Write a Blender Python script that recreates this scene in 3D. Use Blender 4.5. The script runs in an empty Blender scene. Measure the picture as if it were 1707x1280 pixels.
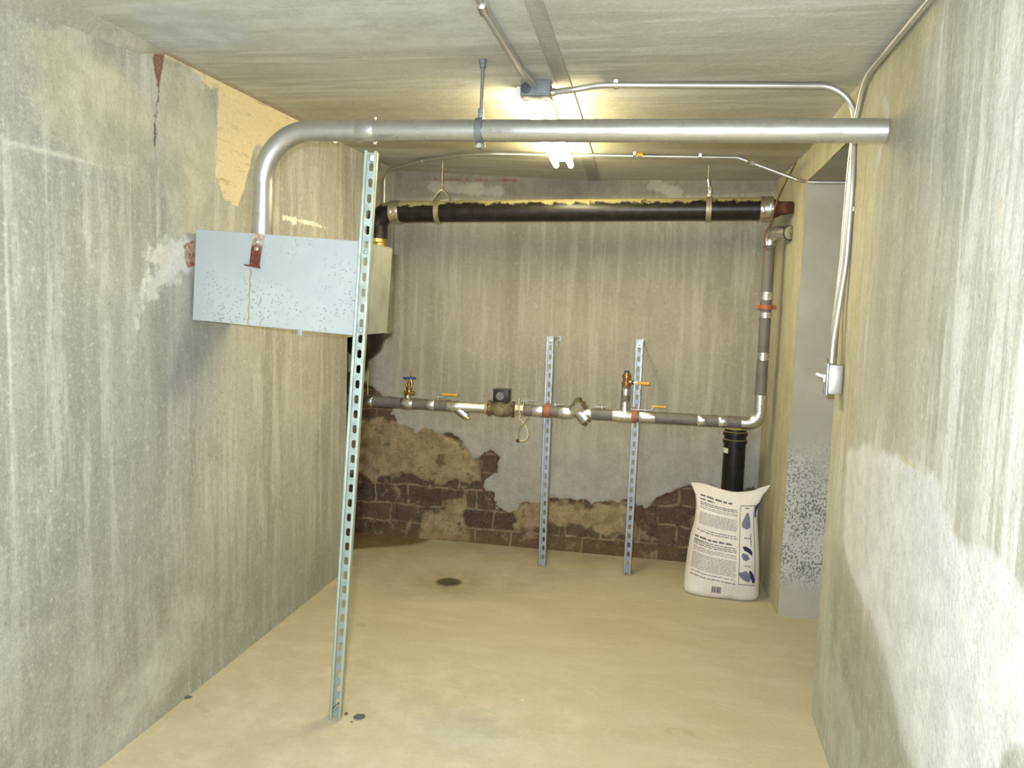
import bpy, bmesh, math, random
import numpy as np
from mathutils import Vector, Matrix
random.seed(7); rng = np.random.RandomState(11)
scene = bpy.context.scene
COL = scene.collection
PI = math.pi
# ------------------------------------------------------------------ camera model (1707 x 1280)
F = 1355.0; CX, CY = 853.5, 640.0; CH = 1.45
def nrm(v): return v/np.linalg.norm(v)
_f = nrm(np.array([1122-CX, 514-CY, F]))
_d = np.array([403-CX, 13700.0, F]); _d = nrm(_d - _f*(_d@_f))
_u = -_d; _r = nrm(np.cross(_d, _f))
def ray(x, y):
    d = np.array([x-CX, y-CY, F]); return np.array([d@_r, d@_f, d@_u])
def at(px, py, axis, val):
    """the point seen at a pixel of the photograph on the plane axis = val (0 X, 1 Y, 2 Z)"""
    o = np.array([0, 0, CH]); r = ray(px, py)
    return Vector(o + r*((val-o[axis])/r[axis]))
cam = bpy.data.cameras.new('camera'); cam_o = bpy.data.objects.new('camera', cam); COL.objects.link(cam_o)
right = Vector((_r[0], _f[0], _u[0])); down = Vector((_r[1], _f[1], _u[1])); fwd = Vector((_r[2], _f[2], _u[2]))
M = Matrix.Identity(4)
for i in range(3):
    M[i][0] = right[i]; M[i][1] = -down[i]; M[i][2] = -fwd[i]
M[0][3], M[1][3], M[2][3] = 0, 0, CH
cam_o.matrix_world = M
cam.sensor_width = 36; cam.sensor_fit = 'HORIZONTAL'; cam.lens = F/1707*36; cam.clip_start = 0.02
scene.camera = cam_o

# ------------------------------------------------------------------ room dimensions
XL, XR, YB, HC = -1.645, 0.567, 4.67, 2.21
XRB = 0.517                      # right wall at the back corner
def ceil_z(x, y):
    """ceiling height: it sags a little towards the right rear"""
    return HC-.055*np.clip((np.asarray(y)-3.0)/1.67, 0, 1)**1.3*np.clip((np.asarray(x)+1.645)/1.0, 0, 1)
YF = -1.4                        # wall behind the camera
RY0, RY1, RZ = 2.98, 3.955, 2.045   # opening in the right wall
LY0 = 3.965; LZ = at(650, 556, 0, XL).z   # opening in the left wall

# ------------------------------------------------------------------ colours and materials
def lin(c): return tuple(((v/255)/12.92 if v/255 <= .04045 else ((v/255+.055)/1.055)**2.4) for v in c)
def rgba(c): return (*lin(c), 1.0)
class NT:
    def __init__(s, name):
        s.m = bpy.data.materials.new(name); s.m.use_nodes = True
        s.t = s.m.node_tree; s.b = s.t.nodes['Principled BSDF']; s.co = None; s.nc = {}
    def n(s, typ, **kw):
        o = s.t.nodes.new(typ)
        for k, v in kw.items(): setattr(o, k, v)
        return o
    def l(s, a, b): s.t.links.new(a, b)
    def coord(s):
        if s.co is None: s.co = s.n('ShaderNodeTexCoord').outputs['Object']
        return s.co
    def mapped(s, scale):
        mp = s.n('ShaderNodeMapping'); mp.inputs['Scale'].default_value = scale
        s.l(s.coord(), mp.inputs['Vector']); return mp.outputs['Vector']
    def noise(s, scale=5, detail=4, rough=.55, stretch=None, dist=0):
        detail = min(detail, 5); key = (scale, stretch)
        if key in s.nc: return s.nc[key]
        o = s.n('ShaderNodeTexNoise'); o.inputs['Scale'].default_value = scale; s.nc[key] = o.outputs['Fac']
        o.inputs['Detail'].default_value = detail; o.inputs['Roughness'].default_value = rough
        o.inputs['Distortion'].default_value = dist
        s.l(s.mapped(stretch) if stretch else s.coord(), o.inputs['Vector']); return o.outputs['Fac']
    def rng(s, v, a, b, c=0., d=1., smooth=True):
        o = s.n('ShaderNodeMapRange'); o.interpolation_type = 'SMOOTHSTEP' if smooth else 'LINEAR'
        for i, x in zip((1, 2, 3, 4), (a, b, c, d)): o.inputs[i].default_value = x
        s.l(v, o.inputs[0]); return o.outputs[0]
    def math(s, op, a, b):
        o = s.n('ShaderNodeMath', operation=op)
        for i, x in enumerate((a, b)):
            if isinstance(x, (int, float)): o.inputs[i].default_value = x
            else: s.l(x, o.inputs[i])
        return o.outputs[0]
    def mix(s, fac, a, b, mode='MIX'):
        o = s.n('ShaderNodeMix', data_type='RGBA', blend_type=mode)
        for i, x in ((0, fac), (6, a), (7, b)):
            if isinstance(x, (int, float)): o.inputs[i].default_value = x
            elif isinstance(x, tuple): o.inputs[i].default_value = rgba(x) if len(x) == 3 else x
            else: s.l(x, o.inputs[i])
        return o.outputs[2]
    def attr(s, name): return s.n('ShaderNodeAttribute', attribute_name=name).outputs['Fac']
    def bump(s, h, strength=.3, dist=.01):
        o = s.n('ShaderNodeBump'); o.inputs['Strength'].default_value = strength; o.inputs['Distance'].default_value = dist
        s.l(h, o.inputs['Height']); s.l(o.outputs['Normal'], s.b.inputs['Normal'])
    def base(s, c): s.l(c, s.b.inputs['Base Color'])
    def rough(s, r):
        if isinstance(r, (int, float)): s.b.inputs['Roughness'].default_value = r
        else: s.l(r, s.b.inputs['Roughness'])

def concrete(name, base, dark, light, stretch=(7, 7, .35), streak=.75, layers=(), bump=.25, rough=.85, spots=.5, coarse=1.3, post=.25):
    t = NT(name)
    big = t.rng(t.noise(coarse, 5, .6), .3, .7)
    c = t.mix(big, base, tuple(int(.5*a+.5*b) for a, b in zip(base, dark)))
    st = t.noise(1.0, 5, .65, stretch)
    c = t.mix(t.math('MULTIPLY', t.rng(st, .46, .62), streak), c, dark)
    st2 = t.noise(1.0, 7, .7, tuple(q*1.9 for q in stretch[:2]) + (stretch[2]*1.5,))
    c = t.mix(t.math('MULTIPLY', t.rng(st2, .48, .62), streak), c, light)
    st3 = t.noise(1.0, 5, .7, tuple(q*4.5 for q in stretch[:2]) + (stretch[2]*2.2,))
    c = t.mix(t.math('MULTIPLY', t.rng(st3, .53, .68), streak*.55), c, dark)
    blot = t.noise(4.5, 8, .7)
    c = t.mix(t.math('MULTIPLY', t.rng(blot, .52, .74), .35), c, light)
    c = t.mix(t.math('MULTIPLY', t.rng(blot, .47, .28), .3), c, dark)
    mid = t.noise(45, 5, .65)
    c = t.mix(t.math('MULTIPLY', t.rng(mid, .55, .72), .45*min(1, spots*2)), c, light)
    c = t.mix(t.math('MULTIPLY', t.rng(mid, .45, .30), .40*min(1, spots*2)), c, dark)
    vo = t.n('ShaderNodeTexVoronoi'); vo.inputs['Scale'].default_value = 16; t.l(t.coord(), vo.inputs['Vector'])
    sp = t.math('MULTIPLY', t.rng(vo.outputs['Distance'], .09, .05), t.rng(t.noise(2.2, 2), .52, .64))
    c = t.mix(t.math('MULTIPLY', sp, spots), c, tuple(min(255, v+25) for v in light))
    for k, (attr, colr, soft, amp, nsc, op) in enumerate(layers):
        sd = t.attr(attr)
        nsc = min((4.5, 9, 20, 45), key=lambda q: abs(math.log(q/nsc)))
        nn = t.math('MULTIPLY', t.math('SUBTRACT', t.noise(nsc, 5, .65), .5), amp*2)
        mask = t.math('MULTIPLY', t.rng(t.math('ADD', sd, nn), -soft, soft), op)
        if isinstance(colr, tuple): cc = t.mix(t.rng(t.noise(9, 6, .7), .35, .7), tuple(max(0, v-14) for v in colr), tuple(min(255, v+8) for v in colr))
        else: cc = colr(t)
        c = t.mix(mask, c, cc)
    if post > 0:
        m2 = t.math('MULTIPLY', t.rng(mid, .56, .72), post); c = t.mix(m2, c, light)
        m2 = t.math('MULTIPLY', t.rng(mid, .44, .30), post); c = t.mix(m2, c, dark)
    fine = t.noise(140, 2, .6)
    c = t.mix(t.math('MULTIPLY', t.rng(fine, .5, .75), .34), c, dark)
    c = t.mix(t.math('MULTIPLY', t.rng(fine, .5, .25), .26), c, light)
    t.base(c); t.rough(rough); t.b.inputs['Specular IOR Level'].default_value = .25
    t.bump(t.noise(31, 3, .7), bump, .012)
    return t.m

def metal(name, col, rough=.35, metallic=1.0, blotch=None, bamt=.4, bscale=14, bump=0):
    t = NT(name); c = col
    n1 = t.noise(bscale, 6, .65)
    c = t.mix(t.math('MULTIPLY', t.rng(n1, .45, .7), bamt), c, blotch or tuple(int(v*.72) for v in col))
    t.base(c); t.b.inputs['Metallic'].default_value = metallic
    t.rough(t.rng(n1, .3, .7, max(.05, rough-.08), rough+.12))
    if bump: t.bump(t.noise(60, 4, .6), bump, .003)
    return t.m
def plain(name, col, rough=.5, var=.2, scale=20, metallic=0., spec=.5):
    t = NT(name)
    c = t.mix(t.math('MULTIPLY', t.rng(t.noise(scale, 5, .6), .4, .7), var), col, tuple(int(v*.6) for v in col))
    t.base(c); t.rough(rough); t.b.inputs['Metallic'].default_value = metallic
    t.b.inputs['Specular IOR Level'].default_value = spec
    return t.m

MAT = {}
MAT['galv'] = metal('galvanised_steel', (210, 210, 206), .32, .92, (170, 171, 168), .5, 9)
MAT['zinc'] = metal('zinc_plated_steel', (172, 184, 170), .6, .45, (150, 166, 150), .4, 20)
MAT['zincgrey'] = metal('grey_zinc_steel', (182, 188, 190), .5, .55, (150, 155, 158), .35, 20)
MAT['emt'] = metal('conduit_steel', (206, 205, 198), .4, .9, (190, 190, 184), .15, 6)
MAT['foil'] = metal('foil_jacket', (225, 226, 224), .3, 1, (170, 172, 170), .5, 25, .5)
MAT['insul'] = plain('grey_pipe_jacket', (112, 108, 98), .55, .35, 18)
MAT['cream'] = plain('cream_tape', (232, 226, 200), .5, .15)
MAT['brass'] = metal('brass', (176, 144, 92), .36, .9, (138, 96, 52), .5, 40)
MAT['brassnew'] = metal('bright_brass', (225, 200, 120), .3, 1, (190, 150, 70), .4, 40)
MAT['bronze'] = metal('dirty_bronze', (122, 112, 82), .6, .35, (82, 74, 50), .6, 30)
MAT['stainless'] = metal('stainless_band', (220, 215, 205), .25, 1, (170, 150, 120), .4, 30)
MAT['rustyband'] = metal('weathered_band', (170, 158, 128), .5, .6, (120, 95, 70), .6, 30)
MAT['rust'] = plain('rust', (92, 52, 36), .85, .6, 30)
MAT['blue'] = plain('blue_enamel', (42, 60, 140), .4, .2)
MAT['yellow'] = plain('yellow_sleeve', (226, 168, 40), .45, .15)
MAT['orange'] = plain('orange_clamp', (178, 98, 64), .5, .3)
MAT['blackp'] = plain('black_plastic', (30, 30, 28), .45, .3, 40)
MAT['white'] = plain('white_plastic', (240, 240, 235), .4, .05)
MAT['whitemetal'] = plain('white_enamel', (236, 236, 228), .45, .1)
MAT['wire'] = plain('brown_wire', (120, 88, 62), .6, .3)
MAT['cable'] = plain('olive_cable', (140, 128, 80), .6, .3)
MAT['lightcable'] = plain('cream_cable', (215, 205, 165), .6, .2)
MAT['stone'] = plain('dark_stone', (96, 98, 90), .9, .6, 60)
MAT['sticker'] = plain('white_sticker', (225, 222, 205), .6, .2)
MAT['darkgrey'] = plain('dark_grey_cap', (70, 72, 72), .5, .3)

def black_iron():
    t = NT('black_iron')
    n1 = t.noise(22, 7, .7)
    c = t.mix(t.rng(n1, .4, .75), (24, 22, 19), (46, 40, 33))
    g = t.n('ShaderNodeNewGeometry'); sx = t.n('ShaderNodeSeparateXYZ'); t.l(g.outputs['Normal'], sx.inputs[0])
    dust = t.math('ADD', sx.outputs['Z'], t.math('MULTIPLY', t.math('SUBTRACT', t.noise(13, 7, .7), .5), 1.7))
    dm = t.rng(dust, .5, .72)
    c = t.mix(t.math('MULTIPLY', dm, .8), c, (172, 162, 112))
    t.b.inputs['Specular IOR Level'].default_value = .35
    t.base(c); t.rough(t.rng(dm, 0, 1, .36, .8)); t.bump(t.noise(90, 4, .6), .25, .003)
    return t.m
MAT['iron'] = black_iron()
def box_mat():
    t = NT('grey_painted_sheet')
    c = t.mix(t.rng(t.noise(3, 4), .35, .7), (172, 180, 180), (188, 194, 190))
    vo = t.n('ShaderNodeTexVoronoi'); vo.inputs['Scale'].default_value = 85; t.l(t.coord(), vo.inputs['Vector'])
    sp = t.math('MULTIPLY', t.rng(vo.outputs['Distance'], .34, .2), t.rng(t.noise(5, 3), .42, .62))
    c = t.mix(t.math('MULTIPLY', sp, .75), c, (128, 132, 134))
    n2 = t.noise(40, 6, .7)
    c = t.mix(t.math('MULTIPLY', t.rng(n2, .68, .76), .6), c, (120, 100, 88))
    t.base(c); t.rough(.5); t.b.inputs['Metallic'].default_value = 0.0
    return t.m
MAT['box'] = box_mat()
def rust_bracket():
    t = NT('rusted_zinc')
    sx = t.n('ShaderNodeSeparateXYZ'); t.l(t.coord(), sx.inputs[0])
    m = t.rng(t.math('ADD', sx.outputs['Z'], t.math('MULTIPLY', t.math('SUBTRACT', t.noise(45, 5), .5), .06)), .035, .0)
    n1 = t.noise(60, 6, .7)
    c = t.mix(t.rng(n1, .4, .65), (198, 196, 182), (160, 110, 80))
    c2 = t.mix(t.rng(n1, .4, .65), (96, 52, 42), (140, 78, 58))
    t.base(t.mix(m, c, c2)); t.rough(.7); t.b.inputs['Metallic'].default_value = .2
    return t.m
MAT['rustbracket'] = rust_bracket()
def emit(name, col, strength):
    t = NT(name); t.base(t.mix(0.0, col, col))
    t.b.inputs['Emission Color'].default_value = rgba(col); t.b.inputs['Emission Strength'].default_value = strength
    return t.m
MAT['tube'] = emit('lit_lamp_tube', (255, 239, 194), 70)
def sack_paper():
    t = NT('sack_paper')
    c = t.mix(t.rng(t.noise(6, 5, .6), .35, .7), (232, 226, 212), (222, 212, 200))
    c = t.mix(t.math('MULTIPLY', t.rng(t.noise(11, 5, .6), .55, .75), .25), c, (205, 200, 175))
    t.base(c); t.rough(.75); t.bump(t.noise(14, 5, .55), .35, .02)
    return t.m
MAT['paper'] = sack_paper()
MAT['ink'] = plain('grey_ink', (92, 88, 90), .7, .3, 200)
MAT['inkdark'] = plain('dark_ink', (56, 54, 64), .7, .3, 200)
MAT['inkpale'] = plain('pale_ink', (128, 126, 118), .7, .3, 200)
MAT['inkblue'] = plain('blue_ink', (44, 58, 118), .7, .2, 60)
MAT['inkviolet'] = plain('grey_violet_ink', (116, 116, 140), .7, .3, 60)
MAT['inknavy'] = plain('navy_ink', (40, 44, 78), .7, .3, 60)

# ------------------------------------------------------------------ mesh helpers
def frame(d):
    d = Vector(d).normalized()
    a = Vector((0, 0, 1)) if abs(d.z) < .9 else Vector((0, 1, 0))
    x = a.cross(d).normalized(); return x, d.cross(x).normalized(), d
def fillet(pts, rad, n=8):
    pts = [Vector(p) for p in pts]; out = [pts[0]]
    for i in range(1, len(pts)-1):
        p0, p, p1 = pts[i-1], pts[i], pts[i+1]
        a = (p0-p); b = (p1-p); la, lb = a.length, b.length; a.normalize(); b.normalize()
        ang = a.angle(b)
        r = rad[i-1] if isinstance(rad, (list, tuple)) else rad
        t = min(r/math.tan(ang/2), la*.49 if i > 1 else la*.98, lb*.49 if i < len(pts)-2 else lb*.98) if ang < 3.1 else 0
        if t < 1e-5: out.append(p); continue
        r = t*math.tan(ang/2); c = p + (a+b).normalized()*(r/math.sin(ang/2))
        s, e = p+a*t-c, p+b*t-c; om = s.angle(e)
        for k in range(n+1):
            w = k/n
            out.append(c + (s*math.sin((1-w)*om)+e*math.sin(w*om))/math.sin(om))
    out.append(pts[-1]); return out
class MB:
    def __init__(s): s.bm = bmesh.new()
    def ring(s, c, x, y, r, n): return [s.bm.verts.new(c + x*(r*math.cos(2*PI*k/n)) + y*(r*math.sin(2*PI*k/n))) for k in range(n)]
    def skin(s, rings, cap=True):
        for a, b in zip(rings, rings[1:]):
            n = len(a)
            for k in range(n): s.bm.faces.new((a[k], a[(k+1) % n], b[(k+1) % n], b[k]))
        if cap:
            s.bm.faces.new(list(reversed(rings[0]))); s.bm.faces.new(rings[-1])
    def tube(s, pts, r, n=20, cap=True):
        pts = [Vector(p) for p in pts]
        q = [pts[0]]
        for p in pts[1:]:
            if (p-q[-1]).length > 1e-6: q.append(p)
        pts = q; m = len(pts)
        T = [((pts[min(i+1, m-1)]-pts[max(i-1, 0)]).normalized()) for i in range(m)]
        x, y, _ = frame(T[0]); rings = []
        for i in range(m):
            if i:
                rot = T[i-1].rotation_difference(T[i]); x = rot @ x
            x = (x - T[i]*x.dot(T[i])).normalized(); y = T[i].cross(x)
            rr = r[i] if isinstance(r, (list, tuple)) else r
            rings.append(s.ring(pts[i], x, y, rr, n))
        s.skin(rings, cap); return s
    def lathe(s, prof, o, d, n=24, cap=True):
        x, y, z = frame(d); o = Vector(o)
        s.skin([s.ring(o+z*h, x, y, max(r, 1e-4), n) for r, h in prof], cap); return s
    def box(s, c, size, rot=None, bev=0):
        r = bmesh.ops.create_cube(s.bm, size=1)
        vs = r['verts']; Mx = Matrix.Translation(Vector(c)) @ (rot.to_4x4() if rot else Matrix.Identity(4)) @ Matrix.Diagonal((*size, 1))
        bmesh.ops.transform(s.bm, matrix=Mx, verts=vs)
        if bev:
            es = list({e for v in vs for e in v.link_edges})
            bmesh.ops.bevel(s.bm, geom=es, offset=bev, segments=2, affect='EDGES', profile=.6)
        return s
    def prism(s, poly, o, x, y, z, depth):
        """polygon (u,v) in the plane o+ux+vy, pushed along z"""
        o, x, y, z = map(Vector, (o, x, y, z))
        a = [s.bm.verts.new(o+x*u+y*v) for u, v in poly]; b = [s.bm.verts.new(o+x*u+y*v+z*depth) for u, v in poly]
        s.skin([a, b]); return s
    def strip(s, pts, w, t, normal, n=None):
        """flat bar following pts: width w along normal, thickness t"""
        pts = [Vector(p) for p in pts]; N = Vector(normal).normalized(); rings = []
        for i, p in enumerate(pts):
            T = (pts[min(i+1, len(pts)-1)]-pts[max(i-1, 0)]).normalized(); B = N.cross(T).normalized()
            rings.append([s.bm.verts.new(p+N*(a*w/2)+B*(b*t/2)) for a, b in ((-1, -1), (1, -1), (1, 1), (-1, 1))])
        s.skin(rings); return s
    def build(s, name, mat, parent=None, org=None, smooth=40, recalc=True):
        if org is not None: bmesh.ops.translate(s.bm, vec=-Vector(org), verts=s.bm.verts)
        if recalc: bmesh.ops.recalc_face_normals(s.bm, faces=s.bm.faces)
        me = bpy.data.meshes.new(name); s.bm.to_mesh(me); s.bm.free()
        me.polygons.foreach_set('use_smooth', [True]*len(me.polygons)); me.set_sharp_from_angle(angle=math.radians(smooth))
        for m in (mat if isinstance(mat, (list, tuple)) else [mat]): me.materials.append(m)
        o = bpy.data.objects.new(name, me); COL.objects.link(o)
        if parent is not None: o.parent = parent
        return o
def tag(o, label, cat, group=None):
    o['label'] = label; o['category'] = cat
    if group: o['group'] = group
    return o
def thing(name, label, cat, loc, group=None, mat=None):
    o = bpy.data.objects.new(name, None); COL.objects.link(o); o.empty_display_size = .05
    o.location = loc
    if mat is not None: o.matrix_world = mat
    return tag(o, label, cat, group)
class Asm:
    """a thing at loc whose parts are given in world coordinates"""
    def __init__(s, name, label, cat, loc, group=None):
        s.o = Vector(loc); s.r = thing(name, label, cat, s.o, group)
    def part(s, name, mb, mat, parent=None, smooth=40, label=None):
        o = mb.build(name, mat, parent or s.r, s.o, smooth)
        if label: o['label'] = label
        return o

# ------------------------------------------------------------------ numpy noise and signed distance
_tab = rng.rand(64, 64)
def vnoise(u, v):
    u = np.asarray(u); v = np.asarray(v); i = np.floor(u).astype(int); j = np.floor(v).astype(int)
    a = u-i; b = v-j; a = a*a*(3-2*a); b = b*b*(3-2*b)
    g = lambda p, q: _tab[p % 64, q % 64]
    return (g(i, j)*(1-a)+g(i+1, j)*a)*(1-b)+(g(i, j+1)*(1-a)+g(i+1, j+1)*a)*b
def fbm(u, v, sc, oct=5):
    s = 0; a = .5; tot = 0
    for k in range(oct):
        s = s+a*vnoise(np.asarray(u)*sc+17.3*k, np.asarray(v)*sc+5.1*k); tot += a; a *= .55; sc *= 2.03
    return s/tot
def sdf(U, V, poly, closed=True):
    """signed distance, positive inside; for an open line: minus the distance"""
    P = np.array(poly, float); d = np.full(U.shape, 1e9); ins = np.zeros(U.shape, bool); n = len(P)
    for k in range(n if closed else n-1):
        a, b = P[k], P[(k+1) % n]; e = b-a; L = e@e+1e-12
        t = np.clip(((U-a[0])*e[0]+(V-a[1])*e[1])/L, 0, 1)
        d = np.minimum(d, np.hypot(U-a[0]-t*e[0], V-a[1]-t*e[1]))
        if closed:
            c = ((a[1] > V) != (b[1] > V)); x = a[0]+(V-a[1])/(b[1]-a[1]+1e-12)*e[0]
            ins ^= c & (U < x)
    return np.where(ins, d, -d) if closed else -d
def lines(a, b, step, extra=()):
    n = max(1, int(round((b-a)/step))); s = set(np.round(np.linspace(a, b, n+1), 5)); s |= {round(e, 5) for e in extra if a <= e <= b}
    s = sorted(s); out = [s[0]]
    ex = {round(e, 5) for e in extra} | {round(a, 5), round(b, 5)}
    for x in s[1:]:
        if x-out[-1] < step*.3:
            if x in ex and out[-1] not in ex: out[-1] = x
            elif x in ex: out.append(x)
            continue
        out.append(x)
    return np.array(out)
def grid_surface(us, vs, mapf, hole=None, layers={}, dispf=None):
    """returns verts, faces, attributes of a grid surface; hole=(u0,u1,v0,v1) is left open"""
    U, V = np.meshgrid(us, vs, indexing='ij')
    D = dispf(U, V) if dispf else np.zeros(U.shape)
    pts = mapf(U, V, D).reshape(-1, 3); nu, nv = U.shape; faces = []
    for i in range(nu-1):
        for j in range(nv-1):
            if hole:
                cu, cv = (us[i]+us[i+1])/2, (vs[j]+vs[j+1])/2
                if hole[0] < cu < hole[1] and hole[2] < cv < hole[3]: continue
            faces.append((i*nv+j, (i+1)*nv+j, (i+1)*nv+j+1, i*nv+j+1))
    at_ = {k: np.clip(f(U, V), -.4, .4).reshape(-1) for k, f in layers.items()}
    return pts, faces, at_
class Shell:
    """one mesh of the setting, put together from grids and quads with material slots"""
    def __init__(s): s.p = []; s.f = []; s.mi = []; s.at = {}; s.n = 0
    def add(s, pts, faces, att=None, mi=0, flip=False):
        pts = [tuple(p) for p in pts]
        for f in faces:
            f = tuple(s.n+k for k in f); s.f.append(f[::-1] if flip else f); s.mi.append(mi)
        for k in set(s.at) | set(att or {}):
            if k not in s.at: s.at[k] = [-.4]*s.n
            s.at[k] += list(att[k]) if att and k in att else [-.4]*len(pts)
        s.p += pts; s.n += len(pts)
    def quad(s, a, b, c, d, mi=0, n=8):
        a, b, c, d = map(np.array, (a, b, c, d)); P = []; Fc = []
        for i in range(n+1):
            for j in range(n+1):
                u, v = i/n, j/n; P.append((a*(1-u)+b*u)*(1-v)+(d*(1-u)+c*u)*v)
        for i in range(n):
            for j in range(n): Fc.append((i*(n+1)+j, (i+1)*(n+1)+j, (i+1)*(n+1)+j+1, i*(n+1)+j+1))
        s.add(P, Fc, None, mi)
    def build(s, name, mats, smooth=True):
        me = bpy.data.meshes.new(name); me.from_pydata(s.p, [], s.f); 
        for m in mats: me.materials.append(m)
        me.polygons.foreach_set('material_index', s.mi)
        for k, v in s.at.items():
            a = me.attributes.new(k, 'FLOAT', 'POINT'); a.data.foreach_set('value', np.array(v, np.float32))
        me.polygons.foreach_set('use_smooth', [smooth]*len(me.polygons)); me.set_sharp_from_angle(angle=math.radians(50))
        me.update(); o = bpy.data.objects.new(name, me); COL.objects.link(o); o['kind'] = 'structure'
        return o
def pxpoly(pts, axis, val, iu, iv): return [(at(x, y, axis, val)[iu], at(x, y, axis, val)[iv]) for x, y in pts]

# ------------------------------------------------------------------ left wall
def LP(pts): return pxpoly(pts, 0, XL, 1, 2)
L = {}
def area(d, key, poly): d[key] = lambda U, V, p=poly: sdf(U, V, p)
def line(d, key, polys, w): d[key] = lambda U, V, ps=polys, w=w: w+np.max([sdf(U, V, p, False) for p in ps], axis=0)
area(L, 'lath', LP([(272, 86), (400, 150), (520, 208), (475, 243), (443, 244), (423, 240), (416, 279), (404, 320), (394, 345), (372, 332), (356, 285), (362, 200), (365, 144), (352, 150), (330, 122), (305, 104), (280, 100)]))
area(L, 'parge', LP([(264, 120), (275, 108), (305, 112), (338, 152), (358, 188), (360, 215), (356, 300), (345, 345), (335, 388), (310, 400), (288, 392), (280, 340), (262, 270)]))
area(L, 'wash', LP([(50, 40), (100, 50), (190, 110), (245, 170), (250, 250), (230, 300), (130, 250), (75, 225), (60, 120)]))
area(L, 'grout', LP([(254, 84), (274, 84), (272, 110), (266, 140), (261, 146), (257, 120)]))
line(L, 'crack', [LP([(262, 140), (259, 190), (258, 240)])], .010)
area(L, 'damp', LP([(322, 440), (350, 552), (338, 610), (305, 660), (275, 655), (290, 600), (303, 540), (314, 470)]))
area(L, 'efflo', LP([(262, 405), (318, 400), (320, 440), (290, 470), (262, 480), (240, 505), (226, 535), (222, 510), (240, 470), (255, 445), (238, 425)]))
area(L, 'brickpatch', LP([(304, 406), (331, 400), (329, 443), (310, 446)]))
line(L, 'seam', [LP([(6, -40), (9, 240), (14, 500), (24, 760), (33, 1000), (42, 1270)]), LP([(0, 236), (100, 258), (200, 290)])], .007)
line(L, 'chalk', [LP([(470, 363), (495, 366)]), LP([(488, 370), (520, 372), (548, 384)])], .010)
area(L, 'lower', LP([(-200, 880), (60, 900), (260, 860), (420, 880), (560, 900), (560, 1000), (160, 1300), (-200, 1500)]))
area(L, 'white_low', LP([(150, 1280), (220, 1140), (300, 1000), (330, 1000), (300, 1120), (220, 1230)]))
brickc = lambda t: t.mix(t.rng(t.noise(38, 5, .7), .4, .6), (150, 84, 66), (196, 168, 146))
pat_lath = lambda t: t.mix(t.math('MULTIPLY', t.rng(t.noise(1, 5, .7, (1, 6, 48)), .55, .68), .6), (220, 204, 160), (164, 144, 102))
mL = concrete('left_concrete', (174, 173, 157), (136, 135, 118), (204, 203, 188), stretch=(7, 7, .75), streak=.5, layers=[
    ('lower', (150, 148, 130), .25, .15, 3, .55), ('white_low', (182, 182, 166), .08, .08, 6, .7),
    ('wash', (192, 189, 160), .05, .10, 8, .75), ('lath', pat_lath, .006, .02, 14, 1), ('parge', (182, 180, 160), .008, .015, 10, .9),
    ('damp', (146, 145, 138), .05, .05, 9, .75), ('efflo', (222, 220, 206), .02, .09, 16, .8),
    ('brickpatch', brickc, .004, .012, 40, 1), ('grout', (118, 78, 58), .004, .012, 40, .95), ('crack', (92, 84, 70), .003, .012, 40, .9),
    ('seam', (214, 210, 190), .006, .006, 30, .7), ('chalk', (240, 238, 220), .003, .022, 90, .95)])
sh = Shell()
us = lines(YF, LY0, .04); us = np.concatenate([lines(YF, 1.2, .2), lines(1.2, YB, .025, (LY0,))[1:]])
vs = lines(0, HC, .025, (LZ,))
def bump_l(U, V): return (fbm(U, V, 2.2)-.5)*.012+(fbm(U+9, V, 14, 3)-.5)*.003
p, f, a = grid_surface(us, vs, lambda U, V, D: np.stack([XL+D*0, U, V], -1)+np.stack([D, 0*D, 0*D], -1), (LY0, YB+1, -1, LZ), L, lambda U, V: np.where((V < .03) | (V > HC-.03), 0, bump_l(U, V)))
sh.add(p, f, a)
XLR = -2.45
sh.quad((XLR, LY0, 0), (XL, LY0, 0), (XL, LY0, LZ), (XLR, LY0, LZ)); sh.quad((XLR, LY0, LZ), (XL, LY0, LZ), (XL, YB, LZ), (XLR, YB, LZ))
sh.quad((XLR, LY0, 0), (XLR, YB, 0), (XLR, YB, LZ), (XLR, LY0, LZ))
sh.build('wall_left', [mL])

# ------------------------------------------------------------------ right wall with its opening
def RP(pts): return pxpoly(pts, 0, XR, 1, 2)
R = {}
area(R, 'white', RP([(1412, 752), (1440, 742), (1500, 765), (1545, 790), (1568, 815), (1582, 880), (1602, 908), (1650, 930), (1720, 990), (1900, 1060), (1900, 1300), (1720, 1230), (1640, 1290), (1540, 1330), (1500, 1210), (1480, 1100), (1448, 1020), (1418, 960), (1405, 900)]))
area(R, 'grey', RP([(1392, 900), (1404, 930), (1425, 1010), (1460, 1060), (1485, 1130), (1505, 1220), (1540, 1330), (1440, 1330), (1398, 1200), (1375, 1060)]))
area(R, 'tan', RP([(1395, 160), (1440, 125), (1560, -60), (1600, -60), (1520, 150), (1478, 260), (1450, 420), (1428, 600), (1415, 720), (1360, 800), (1300, 700), (1300, 300)]))
area(R, 'greystreak', RP([(1480, 180), (1530, 80), (1560, 200), (1545, 400), (1530, 560), (1520, 700), (1510, 762), (1470, 745), (1455, 650), (1460, 500), (1475, 330)]))
line(R, 'patch', [RP([(1474, 170), (1480, 200)]), RP([(1470, 244), (1466, 262)])], .02)
line(R, 'crackline', [RP([(1670, 330), (1664, 500)]), RP([(1500, 762), (1552, 790)]), RP([(1580, 860), (1604, 906)])], .006)
area(R, 'low', RP([(1385, 1000), (1390, 1060), (1420, 1180), (1460, 1340), (1370, 1340), (1340, 1100)]))
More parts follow.
